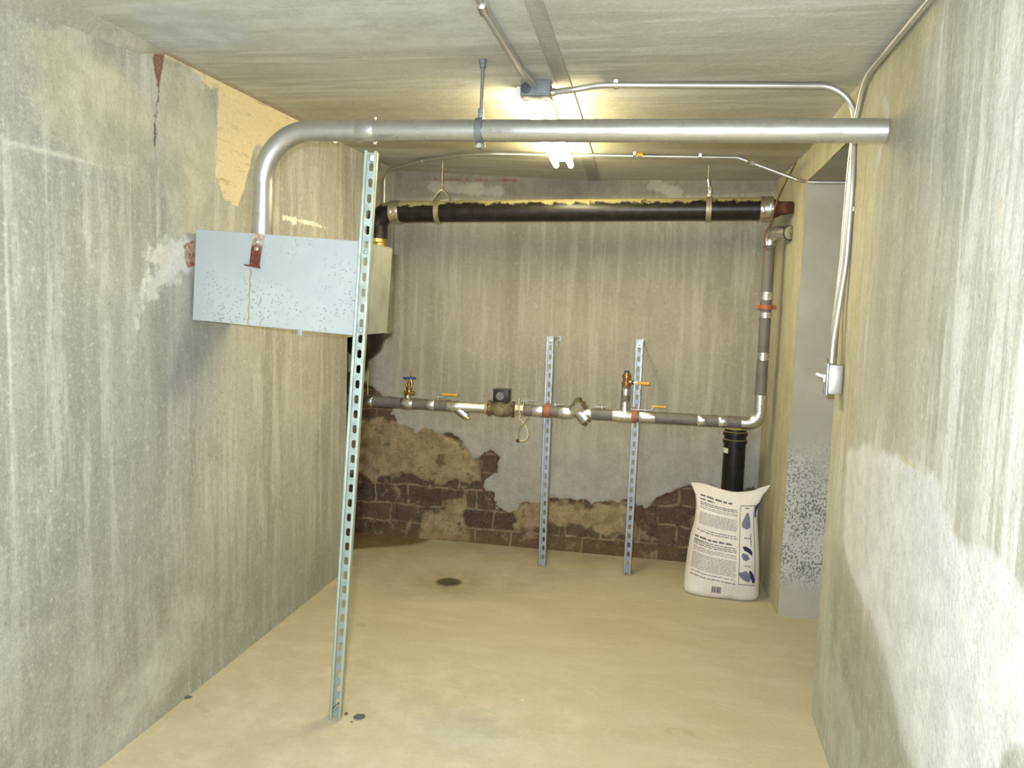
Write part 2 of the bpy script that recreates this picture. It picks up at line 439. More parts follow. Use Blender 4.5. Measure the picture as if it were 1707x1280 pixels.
mR = concrete('right_concrete', (192, 191, 175), (154, 153, 136), (219, 219, 206), stretch=(7, 7, .55), streak=.7, layers=[
    ('greystreak', (162, 160, 142), .10, .16, 5, .6), ('tan', (190, 180, 138), .06, .11, 9, .55), ('white', (218, 219, 213), .015, .05, 5, .92), 
    ('grey', (160, 160, 142), .07, .08, 7, .85), ('low', (182, 186, 172), .05, .05, 8, .6),
    ('patch', (206, 208, 204), .01, .03, 20, .8), ('crackline', (200, 186, 140), .008, .012, 20, .6)], spots=.25)
def jamb_mat():
    t = NT('pitted_concrete')
    c = t.mix(t.rng(t.noise(3, 5), .35, .7), (166, 163, 146), (182, 179, 162))
    sx = t.n('ShaderNodeSeparateXYZ'); t.l(t.coord(), sx.inputs[0])
    lowm = t.math('MULTIPLY', t.rng(t.math('ADD', sx.outputs['Z'], t.math('MULTIPLY', t.noise(4, 4), .5)), 1.15, .85), t.rng(sx.outputs['Z'], .1, .25))
    c = t.mix(t.math('MULTIPLY', lowm, .7), c, (204, 203, 196))
    n1 = t.noise(115, 4, .6, (1, 1, .75)); pit = t.math('MULTIPLY', t.rng(t.math('ADD', n1, t.math('MULTIPLY', t.math('SUBTRACT', t.noise(9, 4), .5), .3)), .50, .59), lowm)
    c = t.mix(t.math('MULTIPLY', pit, .85), c, (96, 96, 88))
    t.base(c); t.rough(.9); t.bump(t.math('SUBTRACT', t.noise(18, 5), t.math('MULTIPLY', pit, 1.2)), .4, .008)
    return t.m
mJ = jamb_mat()
sh = Shell()
us = np.concatenate([lines(YF, .6, .2), lines(.6, RY1, .03, (RY0,))[1:]]); vs = lines(0, HC, .025, (RZ,))
def bump_r(U, V): return -(fbm(U, V, 2.0)-.5)*.012-(fbm(U+3, V, 14, 3)-.5)*.003
def edge0(U, V, b): return np.where((V < .03) | (V > HC-.03) | (np.abs(U-RY0) < .03) | (np.abs(U-RY1) < .04), 0, b)
p, f, a = grid_surface(us, vs, lambda U, V, D: np.stack([XR+D, U, V], -1), (RY0, RY1, -1, RZ), R, lambda U, V: edge0(U, V, bump_r(U, V)))
sh.add(p, f, a, 0, True)
us2 = lines(RY1, YB, .04)
p, f, a = grid_surface(us2, vs, lambda U, V, D: np.stack([XR+(XRB-XR)*(U-RY1)/(YB-RY1)+D, U, V], -1), None, R, lambda U, V: np.where(np.abs(U-RY1) < .03, 0, (fbm(U, V, 9, 3)-.5)*.004))
a['tan'] = np.full(len(p), .2)
sh.add(p, f, a, 0, True)
XRR = 1.7
sh.quad((XR, RY1, 0), (XRR, RY1, 0), (XRR, RY1, RZ), (XR, RY1, RZ), 1, 12); sh.quad((XR, RY0, RZ), (XRR, RY0, RZ), (XRR, RY1, RZ), (XR, RY1, RZ), 1)
sh.quad((XR, RY0, 0), (XRR, RY0, 0), (XRR, RY0, RZ), (XR, RY0, RZ), 1); sh.quad((XRR, RY0, 0), (XRR, RY1, 0), (XRR, RY1, RZ), (XRR, RY0, RZ), 1)
sh.build('wall_right', [mR, mJ])

# ------------------------------------------------------------------ back wall: concrete skim broken away from the masonry
def BP(pts): return pxpoly(pts, 1, YB, 0, 2)
brick_poly = BP([(480, 600), (560, 622), (604, 628), (612, 648), (640, 655), (652, 658), (662, 668), (658, 690), (668, 706), (690, 716), (706, 708), (736, 722), (764, 722), (778, 742), (786, 758), (812, 754), (826, 768), (826, 786), (806, 800), (812, 812), (830, 820), (828, 848), (852, 853), (868, 836), (905, 832), (940, 826), (975, 838), (1010, 838), (1032, 846), (1045, 838), (1062, 846), (1070, 852), (1084, 836), (1110, 826), (1132, 812), (1150, 806), (1205, 812), (1290, 820), (1300, 1020), (480, 1020)])
B = {}
area(B, 'cement', BP([(640, 670), (700, 690), (800, 715), (900, 720), (1000, 730), (1120, 735), (1200, 740), (1290, 730), (1290, 900), (640, 900)]))
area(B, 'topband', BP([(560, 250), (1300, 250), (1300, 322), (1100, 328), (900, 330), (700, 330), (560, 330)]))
line(B, 'redline', [BP([(705, 297), (860, 299)])], .010)
area(B, 'rustline', BP([(560, 880), (700, 878), (760, 890), (900, 895), (1140, 915), (1140, 960), (560, 960)]))
line(B, 'scrub', [BP([(720, 310), (830, 318)]), BP([(1090, 308), (1130, 322)])], .03)
area(B, 'greyleft', BP([(600, 560), (650, 560), (655, 640), (640, 660), (600, 650)]))
line(B, 'drip', [BP([(925, 380), (918, 560)]), BP([(1105, 390), (1100, 470)]), BP([(768, 370), (764, 560)])], .008)
line(B, 'chip', [BP([(888, 505), (893, 516)]), BP([(895, 508), (899, 518)])], .003)
bn = lambda U, V: (fbm(U, V, 9, 6)-.5)*.12
B['brick'] = lambda U, V: sdf(U, V, brick_poly)+bn(U, V)
tan_p = BP([(480, 690), (700, 700), (790, 750), (800, 800), (740, 805), (660, 790), (480, 792)])
tan_q = BP([(858, 850), (905, 832), (1050, 850), (1060, 900), (1000, 890), (930, 880), (860, 880)]); tan_r = BP([(720, 850), (770, 840), (780, 900), (720, 910), (690, 900)])
B['render'] = lambda U, V: np.maximum(np.maximum(sdf(U, V, tan_p), sdf(U, V, tan_q)), sdf(U, V, tan_r))+(fbm(U+4, V, 12, 5)-.5)*.16
def masonry(t):
    mp = t.n('ShaderNodeMapping'); mp.inputs['Rotation'].default_value = (PI/2, 0, 0)
    wob = t.n('ShaderNodeTexNoise'); wob.inputs['Scale'].default_value = 7; t.l(t.coord(), wob.inputs['Vector'])
    va = t.n('ShaderNodeVectorMath', operation='MULTIPLY_ADD'); va.inputs[1].default_value = (.05, .0, .05)
    t.l(wob.outputs['Color'], va.inputs[0]); t.l(t.coord(), va.inputs[2])
    t.l(va.outputs[0], mp.inputs['Vector'])
    bt = t.n('ShaderNodeTexBrick'); t.l(mp.outputs[0], bt.inputs['Vector'])
    bt.inputs['Scale'].default_value = 1; bt.inputs['Brick Width'].default_value = .215; bt.inputs['Row Height'].default_value = .115
    bt.inputs['Mortar Size'].default_value = .009; bt.inputs['Mortar Smooth'].default_value = .6
    bt.inputs['Color1'].default_value = rgba((66, 51, 37)); bt.inputs['Color2'].default_value = rgba((94, 74, 52)); bt.inputs['Mortar'].default_value = rgba((134, 116, 84))
    c = t.mix(t.rng(t.noise(13, 7, .7), .42, .62), bt.outputs['Color'], (74, 56, 40))
    c = t.mix(t.math('MULTIPLY', t.rng(t.noise(9, 6, .7), .55, .68), .85), c, (152, 134, 104))
    c = t.mix(t.math('MULTIPLY', t.rng(t.noise(45, 5, .7), .7, .76), .7), c, (180, 166, 130))
    c = t.mix(t.math('MULTIPLY', t.rng(t.noise(15, 5, .7), .62, .7), .6), c, (112, 62, 42))
    rn = t.rng(t.attr('render'), -.02, .02)
    rc = t.mix(t.rng(t.noise(14, 6, .7), .35, .65), (134, 113, 80), (172, 152, 114))
    rc = t.mix(t.math('MULTIPLY', t.rng(t.noise(7, 5, .7), .58, .66), .8), rc, (86, 66, 48))
    return t.mix(t.math('MULTIPLY', rn, .9), c, rc)
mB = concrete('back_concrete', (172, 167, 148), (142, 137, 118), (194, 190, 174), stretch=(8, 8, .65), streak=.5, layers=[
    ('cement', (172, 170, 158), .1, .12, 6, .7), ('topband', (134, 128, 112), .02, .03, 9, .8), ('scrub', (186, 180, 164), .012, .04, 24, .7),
    ('redline', (150, 60, 58), .004, .016, 20, .75), ('greyleft', (166, 164, 152), .02, .03, 9, .7), ('drip', (188, 184, 164), .006, .006, 20, .5),
    ('chip', (226, 226, 222), .003, .004, 30, .9), ('brick', masonry, .004, .012, 45, 1), ('rustline', (122, 92, 48), .02, .06, 20, .3)], bump=.3, post=.06)
sh = Shell()
us = np.concatenate([lines(XLR, -1.8, .05), lines(-1.8, XRB, .0125)[1:]]); vs = np.concatenate([lines(0, 1.05, .0125), lines(1.05, HC, .03)[1:]])
def dB(U, V):
    s = B['brick'](U, V); m = np.clip(s/.012+.5, 0, 1); m = m*m*(3-2*m)
    row = np.floor(V/.115); bu = (U+(row % 2)*.1075)/.215; fu = np.abs((bu % 1)-.5)*.215; fv = np.abs((V/.115 % 1)-.5)*.115
    mort = np.clip(1-np.minimum(.1075-fu, .0575-fv)/.010, 0, 1)
    rnd = np.clip(B['render'](U, V)/.02+.5, 0, 1)
    d = m*(.009+(.007*mort)*(1-rnd)-.005*rnd+(fbm(U, V, 22, 4)-.5)*.012)
    d = np.where(V < .16, d*np.clip(V/.16, 0, 1), d)
    return d+(1-m)*((fbm(U, V, 2)-.5)*.006+(fbm(U, V+7, 15, 3)-.5)*.002)
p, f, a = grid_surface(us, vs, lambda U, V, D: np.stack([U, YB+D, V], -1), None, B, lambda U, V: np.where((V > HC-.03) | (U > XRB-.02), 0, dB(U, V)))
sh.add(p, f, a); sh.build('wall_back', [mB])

# ------------------------------------------------------------------ floor
def FP(pts): return [(at(x, y, 2, 0).x, at(x, y, 2, 0).y) for x, y in pts]
G = {}
area(G, 'wet', FP([(480, 880), (690, 880), (722, 898), (700, 906), (660, 911), (600, 914), (480, 930)]))
area(G, 'dampfloor', FP([(600, 900), (900, 905), (1010, 930), (1000, 960), (900, 985), (760, 1000), (640, 1000), (600, 960)]))
dc = at(748, 968, 2, 0)
G['drainring'] = lambda U, V: .2-np.hypot(U-dc.x, (V-dc.y)*1.1)
area(G, 'bluish', FP([(705, 1200), (760, 1185), (830, 1190), (850, 1230), (790, 1260), (720, 1245)]))
area(G, 'pale', FP([(300, 1160), (500, 1080), (900, 1120), (1000, 1200), (900, 1330), (200, 1330)]))
line(G, 'leftedge', [[(XL, -1), (XL, 4)]], .05)
line(G, 'pockmark', [FP([(862, 1162), (872, 1168)]), FP([(1070, 1190), (1074, 1191)]), FP([(1046, 1233), (1048, 1236)]), FP([(803, 979), (806, 981)])], .004)
line(G, 'worn', [FP([(1108, 1213), (1112, 1222)]), FP([(1118, 1213), (1119, 1225)]), FP([(1125, 1215), (1139, 1214)]), FP([(1140, 1215), (1141, 1225)]), FP([(1147, 1216), (1149, 1226), (1155, 1218), (1160, 1228)])], .004)
line(G, 'scuff', [FP([(330, 1175), (346, 1185)]), FP([(296, 1258), (312, 1264)]), FP([(598, 1040), (606, 1043)])], .012)
mF = concrete('floor_concrete', (196, 185, 152), (181, 168, 132), (207, 197, 168), stretch=(1.2, 3.5, 1), streak=.4, layers=[
    ('pale', (206, 195, 164), .3, .2, 3, .6), ('dampfloor', (182, 172, 144), .10, .08, 5, .75), ('drainring', (160, 148, 108), .06, .05, 7, .5),
    ('bluish', (188, 186, 164), .06, .05, 8, .7), ('leftedge', (206, 192, 156), .02, .03, 8, .6), ('wet', (112, 84, 40), .03, .03, 14, .9),
    ('scuff', (160, 150, 110), .012, .012, 20, .5), ('pockmark', (236, 232, 214), .003, .004, 60, .9), ('worn', (166, 152, 112), .003, .003, 50, .4)], bump=.12, rough=.7, spots=.2, coarse=1.0)
sh = Shell()
us = np.concatenate([lines(XLR, XL, .1), lines(XL, XR, .02)[1:], lines(XR, XRR, .1)[1:]]); vs = np.concatenate([lines(YF, 1.6, .2), lines(1.6, YB+.03, .02)[1:]])
DRR = .062
p, f, a = grid_surface(us, vs, lambda U, V, D: np.stack([U, V, D], -1), None, G, lambda U, V: -.012*np.exp(-(np.hypot(U-dc.x, V-dc.y)/.13)**2))
sh.add(p, f, a); sh.build('floor', [mF])

# ------------------------------------------------------------------ ceiling
def CP(pts): return [(at(x, y, 2, HC).x, at(x, y, 2, HC).y) for x, y in pts]
K = {}
area(K, 'smear', CP([(215, 10), (300, 10), (380, 30), (432, 70), (380, 80), (300, 82), (262, 76)]))
line(K, 'seamline', [CP([(272, 86), (420, 76), (640, 74), (905, 71)]), CP([(935, 126), (1100, 128), (1240, 133)])], .004)
area(K, 'nearpanel', CP([(100, -150), (900, -150), (905, 70), (640, 73), (272, 85)]))
line(K, 'smudge', [CP([(715, 32), (722, 22), (732, 20), (737, 30)]), CP([(738, 30), (752, 26), (748, 16)])], .004)
line(K, 'redstain', [CP([(275, 88), (400, 150), (520, 208)])], .02)
area(K, 'brownish', CP([(450, 180), (640, 240), (900, 255), (1250, 262), (1340, 262), (1360, 190), (1000, 165), (700, 150)]))
mC = concrete('ceiling_concrete', (199, 198, 182), (166, 164, 147), (216, 215, 202), stretch=(.8, 7, 1), streak=.6, layers=[
    ('nearpanel', (198, 200, 187), .01, .0, 5, .5), ('smear', (196, 199, 197), .04, .06, 10, .7), ('brownish', (184, 175, 148), .1, .08, 5, .6),
    ('redstain', (176, 142, 112), .012, .02, 20, .6), ('smudge', (156, 146, 126), .003, .003, 50, .6), ('seamline', (208, 192, 166), .004, .005, 30, .7)], bump=.15, spots=.15)
sh = Shell()
us = lines(XL, XR, .025); vs = np.concatenate([lines(YF, 1.6, .2), lines(1.6, YB, .025)[1:]])
p, f, a = grid_surface(us, vs, lambda U, V, D: np.stack([U, V, ceil_z(U, V)], -1), None, K)
sh.add(p, f, a, 0, True); sh.build('ceiling', [mC])
mFront = concrete('front_concrete', (186, 182, 160), (150, 147, 126), (208, 206, 188))
sh = Shell(); sh.quad((XL, YF, 0), (XR, YF, 0), (XR, YF, HC), (XL, YF, HC)); sh.build('wall_front', [mFront])

# form strip left along the ceiling, parged cove at the near left corner
mStrip = concrete('strip_concrete', (168, 166, 150), (148, 146, 130), (184, 182, 166), stretch=(9, .6, 1), streak=.5, spots=.1)
b0, b1 = at(873, 0, 2, HC), at(905, 0, 2, HC); e0, e1 = at(984, 290, 2, HC), at(1003, 290, 2, HC)
mb = MB(); z0 = HC-.007
sl = (e0-b0)/(e0.y-b0.y); sr = (e1-b1)/(e1.y-b1.y)
rings = []
for k in range(31):
    y = .5+(YB-.5)*k/30; l_ = b0+sl*(y-b0.y); r_ = b1+sr*(y-b1.y); zz = float(ceil_z(l_.x, y))
    rings.append([mb.bm.verts.new(v) for v in ((l_.x, y, zz-.003), (r_.x, y, zz-.003), (r_.x, y, zz), (l_.x, y, zz))])
mb.skin(rings)
o = mb.build('trim_1', mStrip); o['kind'] = 'structure'
mCove = concrete('cove_concrete', (168, 166, 148), (146, 143, 124), (190, 188, 172), stretch=(3, 3, 3), streak=.4)
mb = MB(); rings = []
for k in range(60):
    y = .2+(2.42-.2)*k/59; q_ = 1-max(0, (y-1.2)/1.25)**1.3; w1 = .012+.03*q_+.014*float(fbm(y, .3, 6)); w2 = .012+.085*q_+.035*float(fbm(y, .8, 5))
    if k > 56: w1 *= (60-k)/4; w2 *= (60-k)/4
    rings.append([mb.bm.verts.new(v) for v in ((XL-.01, y, HC+.005), (XL+w1, y, HC+.005), (XL+w1*.45+.006, y, HC-w2*.45), (XL-.004, y, HC-w2))])
mb.skin(rings); o = mb.build('trim_2', mCove); o['kind'] = 'structure'

# ================================================================== THINGS
GALV = MAT['galv']
# ------------------------------------------------------------------ thick vent pipe under the ceiling
BY = 2.565                                              # front face of the grey box
vy0 = 2.605
def vat(px, py):
    yy = vy0
    for _ in range(4):
        p_ = at(px, py, 1, yy); yy = vy0+(2.505-vy0)*max(0, (p_.x+1.13)/(XR+1.13))
    return p_
pe = vat(1480, 218); pe.x = XR-.002
pa = at(560, 218, 1, vy0); pv = at(436, 388, 1, vy0)
VR = .0345
A = Asm('vent_pipe', 'thick galvanised steel pipe crossing under the ceiling and bending down to the grey box', 'pipe', (pv.x, pv.y, pv.z-.01))
corner = Vector((pv.x+.008, vy0, pa.z))
path = fillet([Vector((pv.x, vy0, pv.z-.008)), corner, pa+(pe-pa)*.05, pe], [.235, 5], 18)
A.part('pipe', MB().tube(path, VR, 32), GALV)
d = (pe-pa).normalized(); c0 = vat(598, 219); c1 = vat(627, 218)
cp = A.part('coupling', MB().tube([c0, c0+d*.004, c1-d*.004, c1], [VR+.001, VR+.0035, VR+.0035, VR+.001], 32), GALV)
for sgn in (1, -1):
    A.part('set_screw', MB().lathe([(.006, 0), (.006, .006), (.003, .008)], c1-d*.006+Vector((0, 0, sgn*(VR+.003))), (0, 0, sgn), 10), MAT['stainless'], cp)
cc = vat(556, 219)
A.part('joint_collar', MB().tube([cc-d*.002, cc+d*.004], VR+.0018, 32), GALV)

MAT['hangersteel'] = metal('hanger_steel', (132, 136, 132), .5, .6, (104, 108, 104), .4, 20)
# hanger of the vent pipe
hp = vat(801, 218); ht = Vector((hp.x+.002, hp.y, HC))
A = Asm('pipe_hanger', 'steel rod hanger with split clamp holding the thick galvanised pipe', 'pipe hanger', ht)
A.part('rod', MB().tube([ht-Vector((0, 0, .015)), Vector((hp.x, hp.y, hp.z+VR+.03))], .0052, 12), MAT['hangersteel'])
A.part('ceiling_anchor', MB().lathe([(.013, 0), (.013, -.012), (.010, -.014), (.010, -.026)], ht, (0, 0, 1), 6), MAT['hangersteel'])
cl = MB()
def clampring(mb, c, d, r, w, t, n=28, a0=0, a1=2*PI, upv=Vector((0, 0, 1))):
    x = upv; y = Vector(d).cross(x).normalized()
    pts = [Vector(c)+x*(r*math.cos(a0+(a1-a0)*k/n))+y*(r*math.sin(a0+(a1-a0)*k/n)) for k in range(n+1)]
    mb.strip(pts, w, t, d); return mb
clampring(cl, hp, d, VR+.003, .024, .004)
cl.box(hp+Vector((0, 0, VR+.018)), (.016, .022, .030), None, .002)
cl.box(hp-Vector((0, 0, VR+.012)), (.014, .022, .020), None, .002)
A.part('clamp', cl, MAT['hangersteel'])
A.part('bolt', MB().tube([hp+Vector((-.018, -.004, -VR-.014)), hp+Vector((.018, -.004, -VR-.014))], .004, 8).lathe([(.008, 0), (.008, .006)], hp+Vector((0, -.013, -VR-.014)), (0, -1, 0), 6), MAT['stainless'])

# ------------------------------------------------------------------ tilted grey sheet metal box on the left wall
P1, P2, P3, P4 = (at(x, y, 1, BY) for x, y in ((328, 382), (604, 402.5), (603, 560), (320, 533)))
ux = (P2-P1); W = (ux.length+(P3-P4).length)/2; ang = math.atan2(-(ux.z+(P3-P4).z), ux.x+(P3-P4).x)
Hb = ((P1-P4).length+(P2-P3).length)/2; cen = (P1+P2+P3+P4)/4; DB = .27
RT = Matrix.Rotation(ang, 4, 'Y')
bm_ = Matrix.Translation(Vector((cen.x, BY, cen.z))) @ RT
box = thing('metal_box', 'grey speckled sheet-metal box hung tilted against the left wall', 'metal box', (0, 0, 0), mat=bm_)
box.matrix_world = bm_
def hollow(w, h, d, t):
    mb = MB(); mb.box((0, d/2+.004, h/2-t/2), (w, d, t), None, .0006); mb.box((0, d/2+.004, -h/2+t/2), (w, d, t), None, .0006)
    mb.box((-w/2+t/2, d/2+.004, 0), (t, d, h-2*t), None, .0006); mb.box((w/2-t/2, d/2+.004, 0), (t, d, h-2*t), None, .0006); mb.box((0, d+.004-t/2, 0), (w-2*t, t, h-2*t)); return mb
MAT['casing'] = plain('shaded_dirty_sheet', (158, 160, 142), .55, .35, 7)  # darker than the front panel: dirt and the side's shade put into the colour
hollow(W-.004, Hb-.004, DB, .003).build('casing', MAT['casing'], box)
MB().box((0, .002, 0), (W, .004, Hb), None, .0012).build('front_panel', MAT['box'], box)
tb = MB(); lx = (bm_.inverted() @ at(500, 556, 1, BY)).x
tb.box((lx, .0, -Hb/2-.008), (.017, .006, .022), None, .0015); o = tb.build('latch_tab', MAT['zincgrey'], box)
bl = bm_.inverted() @ at(428, 417, 1, BY); bt_ = bm_.inverted() @ at(434, 391, 1, BY); bb = bm_.inverted() @ at(425, 444, 1, BY)
mb = MB(); mb.strip([bt_+Vector((0, -.003, .004)), bl+Vector((0, -.004, 0)), bb+Vector((0, -.004, 0))], .036, .005, (1, 0, -.14))
mb.box(bb+Vector((-.004, -.011, 0)), (.052, .018, .005), Matrix.Rotation(.1, 3, 'Y'), .001)
bmesh.ops.translate(mb.bm, vec=-bl, verts=mb.bm.verts)
br = mb.build('mounting_bracket', MAT['rustbracket'], box); br.location = bl; br['label'] = 'rusty bracket below the pipe'
for k in (.028, .004):
    MB().lathe([(.008, 0), (.008, .004), (.004, .007)], bl+Vector((.003, -.006, k)), (0, -1, 0), 8).build('bracket_bolt', MAT['stainless'], br).location = -bl
mb = MB(); drip = bm_.inverted() @ at(418, 448, 1, BY); drip2 = bm_.inverted() @ at(417, 540, 1, BY)
mb.strip([Vector((drip.x+.002*math.sin(k*1.7), -.0006, drip.z+(max(drip2.z, -Hb/2+.004)-drip.z)*k/14)) for k in range(15)], .004, .0008, (1, 0, 0))
mb.build('rust_streak', plain('rust_streak', (176, 150, 104), .8, .4, 60), box)

# ------------------------------------------------------------------ slotted channels
def channel_mb(Lc, w=.0413, dp=.0413, t=.0026, lip=.0095, pitch=.0508, sw=.0143, sl=.0286, start=.02):
    """channel along +z, open side at y=0, slotted web at y=dp"""
    mb = MB(); bm = mb.bm
    for s in (-1, 1):
        mb.box((s*(w/2-t/2), dp/2, Lc/2), (t, dp, Lc), None, .0007)
        mb.box((s*(w/2-lip/2), t/2, Lc/2), (lip, t, Lc), None, .0007)
        mb.box((s*(w/2-lip+t/2), t+.003, Lc/2), (t, .006, Lc), None, .0005)
    hw = w/2-t; z = start; zs = []
    while z+pitch < Lc-.01: zs.append(z); z += pitch
    def rect(za, zb):
        mb.box((0, dp-t/2, (za+zb)/2), (2*hw, t, zb-za))
    rect(0, zs[0]); rect(zs[-1]+pitch, Lc)
    N = 20
    for z in zs:
        zc = z+pitch/2; inner = []; outer = []
        for k in range(N):
            a = 2*PI*(k+.5)/N; ca, sa = math.cos(a), math.sin(a)
            inner.append((sw/2*ca, zc+(sl-sw)/2*(1 if sa > 0 else -1)+sw/2*sa))
        # corners kept exactly
        for k in range(N):
            a = 2*PI*(k+.5)/N; ca, sa = math.cos(a), math.sin(a)
            m = max(abs(ca)/hw, abs(sa)/(pitch/2)); outer.append((ca/m, zc+sa/m))
        for x_, z_ in ((hw, pitch/2), (-hw, pitch/2), (-hw, -pitch/2), (hw, -pitch/2)):
            k = min(range(N), key=lambda q: (outer[q][0]-x_)**2+(outer[q][1]-zc-z_)**2); outer[k] = (x_, zc+z_)
        loops = [[bm.verts.new((x_, y_, z_)) for x_, z_ in lp] for lp, y_ in ((outer, dp-t), (inner, dp-t), (inner, dp), (outer, dp))]
        for a_, b_ in zip(loops, loops[1:]):
            for k in range(N): bm.faces.new((a_[k], a_[(k+1) % N], b_[(k+1) % N], b_[k]))
    return mb
def lean(bottom, top, yaw=0):
    z = (top-bottom).normalized(); y = Vector((math.sin(yaw), math.cos(yaw), 0)); y = (y-z*y.dot(z)).normalized(); x = y.cross(z)
    m = Matrix.Identity(4)
    for i in range(3): m[i][0], m[i][1], m[i][2], m[i][3] = x[i], y[i], z[i], bottom[i]
    return m
sb = at(562, 1196, 2, 0); sb.y = 2.512; sb.z = .002; st_ = at(618, 251, 1, 2.512)
Ln = (st_-sb).length
mpost = lean(sb, st_, math.radians(-14))
post = thing('strut_post', 'tall galvanised slotted channel post leaning in front of the grey box', 'channel post', (0, 0, 0), mat=mpost)
channel_mb(Ln).build('channel', MAT['zinc'], post)
pi_ = mpost.inverted()
def bolt_mb(o, r=.0105): 
    return MB().lathe([(r*1.5, 0), (r*1.5, -.002)], o, (0, 1, 0), 16).lathe([(r, -.002), (r, -.009), (r*.6, -.011)], o, (0, 1, 0), 6)
for px, py in ((607.5, 419.5), (597, 551)):
    q = pi_ @ at(px, py, 1, 2.545); o_ = Vector((0, .0386, q.z)); bolt_mb(o_, .0085).build('bolt', MAT['zinc'], post)
q = pi_ @ at(560, 1177, 1, 2.53)
MB().box((-.002, .014, q.z), (.006, .016, .034), Matrix.Rotation(.65, 3, 'Y'), .001).build('spring_nut', MAT['stainless'], post)
q = pi_ @ at(615, 262, 1, 2.53)
MB().box((.002, .026, q.z), (.018, .018, .024), None, .002).build('channel_nut', MAT['stainless'], post)

WY = 4.300; WR = .0305                                  # water line: plane and radius
support = []
pw = [at(590, 667, 1, WY), at(1244, 704.5, 1, WY)]
def wat(px):                                             # axis of the water line over a pixel column
    best = None
    lo, hi = -.6, 1.0
    for _ in range(40):
        m_ = (lo+hi)/2; c_ = pw[0].lerp(pw[1], m_)
        x_ = at(px, 690, 1, WY).x
        if c_.x < x_: lo = m_
        else: hi = m_
    return pw[0].lerp(pw[1], lo)
wd = (pw[1]-pw[0]).normalized()
sp_data = [((903, 944.5), (917, 561), 912, 'zinc channel support to the left, clamping the water line beside the water meter'),
           ((1045, 959.5), (1066.5, 566), 1057, 'zinc channel support to the right, clamping the water line beside the riser')]
for i, (pb, pt, pc, lab) in enumerate(sp_data):
    b_ = at(*pb, 2, 0); b_.y = WY+WR+.006; b_.x = at(pb[0], pb[1], 1, b_.y).x; b_.z = .0015; t_ = at(*pt, 1, WY+WR+.006)
    m_ = lean(b_, t_); Ls = (t_-b_).length
    if i == 0:
        s_ = thing('channel_support', lab, 'channel support', (0, 0, 0), 'channel supports of the water line', m_); ch = channel_mb(Ls).build('channel', MAT['zincgrey'], s_); proto = ch
    else:
        s_ = thing('channel_support', lab, 'channel support', (0, 0, 0), 'channel supports of the water line', m_); ch = channel_mb(Ls, start=.03).build('channel', MAT['zincgrey'], s_)
    inv = m_.inverted()
    wp = wat(pc); c_l = inv @ wp
    mb = MB(); dl = (inv.to_3x3() @ wd).normalized(); clampring(mb, c_l, dl, WR+.003, .026, .004, 28)
    mb.box((c_l.x, -.001, c_l.z+WR+.006), (.024, .010, .010), None, .002); mb.box((c_l.x, -.001, c_l.z-WR-.006), (.024, .010, .010), None, .002)
    o = mb.build('pipe_clamp', MAT['orange'], s_); o['label'] = 'orange pipe clamp'
    bolt_mb(Vector((0, .0386, Ls-.030)), .008).build('bolt', MAT['stainless'], s_)
    gap = YB-.004-(m_ @ Vector((0, .0413, Ls-.03))).y
    MB().tube([Vector((.006, .0413, Ls-.022)), Vector((.006, .0413+gap, Ls-.018))], .004, 10).box((.006, .0413+gap-.002, Ls-.022), (.018, .004, .03), None, .001).build('wall_tie', MAT['zincgrey'], s_)

# ------------------------------------------------------------------ grey water line
FO, IN = MAT['foil'], MAT['insul']
vt = at(1283.5, 396, 1, WY); el = Vector((vt.x+.003, WY, pw[1].z+wd.z/wd.x*(vt.x-pw[1].x)))
rt_ = at(1318, 384, 0, .50)
rt_ = Vector((.536, WY-.11, vt.z+.015))
A = Asm('water_line', 'grey jacketed water pipe with silver bands running along the back wall and up the right corner', 'pipe', (wat(850).x, WY, wat(850).z))
left_end = wat(604)+wd*(-.35)
WREF = A
for a_, b_ in ((left_end, wat(745.5)), (wat(873), wat(932.5)), (wat(986.5), wat(1236))): A.part('pipe_run', MB().tube([a_, b_], WR, 28), IN)
top_v = Vector((vt.x, WY, vt.z-.02))
elb = fillet([wat(1236), el, el+(top_v-el)*.16], .060, 12)
A.part('elbow', MB().tube(elb, WR+.002, 28), FO)
A.part('riser_pipe', MB().tube([elb[-1], top_v], WR-.002, 28), IN)
top_el = fillet([top_v-Vector((0, 0, .0)), Vector((vt.x, WY, vt.z+.022)), rt_], .04, 10)
A.part('top_elbow', MB().tube(top_el, WR+.004, 28), FO)
dd = (rt_-top_el[-2]).normalized()
A.part('end_cap', MB().lathe([(WR+.003, 0), (WR+.003, .004), (WR-.004, .008), (.004, .010)], rt_, dd, 28), FO)
mb = MB(); clampring(mb, rt_, dd, WR+.005, .009, .004, 28); A.part('end_ring', mb, MAT['darkgrey'], label='dark end ring')
def band(pa_, pb_, r=WR+.0018, m=FO, name='band'):
    a_, b_ = wat(pa_), wat(pb_); return A.part(name, MB().tube([a_, a_.lerp(b_, .03), a_.lerp(b_, .97), b_], [r-.001, r, r, r-.001], 28), m)
for pa_, pb_ in ((608, 622), (711, 725), (888, 905), (1066, 1093), (1163, 1178), (1198, 1213)): band(pa_, pb_)
for y0, y1 in ((487, 500), (521, 530), (588, 601), (376+22, 409)):
    f0 = lambda y_: el.lerp(top_v, (el.z-at(1280, y_, 1, WY).z)/(el.z-top_v.z))
    A.part('band', MB().tube([f0(y0), f0(y1)], WR, 28), FO)
mb = MB(); cz = f0(512)
clampring(mb, cz, (0, 0, 1), WR+.003, .022, .005, 28, upv=Vector((0, 1, 0))); mb.box(cz+Vector((WR+.010, -.0, 0)), (.022, .014, .022), None, .002); mb.box(cz+Vector((-WR-.008, -.0, 0)), (.018, .014, .022), None, .002)
rc = A.part('riser_clamp', mb, MAT['orange'], label='orange riser clamp')
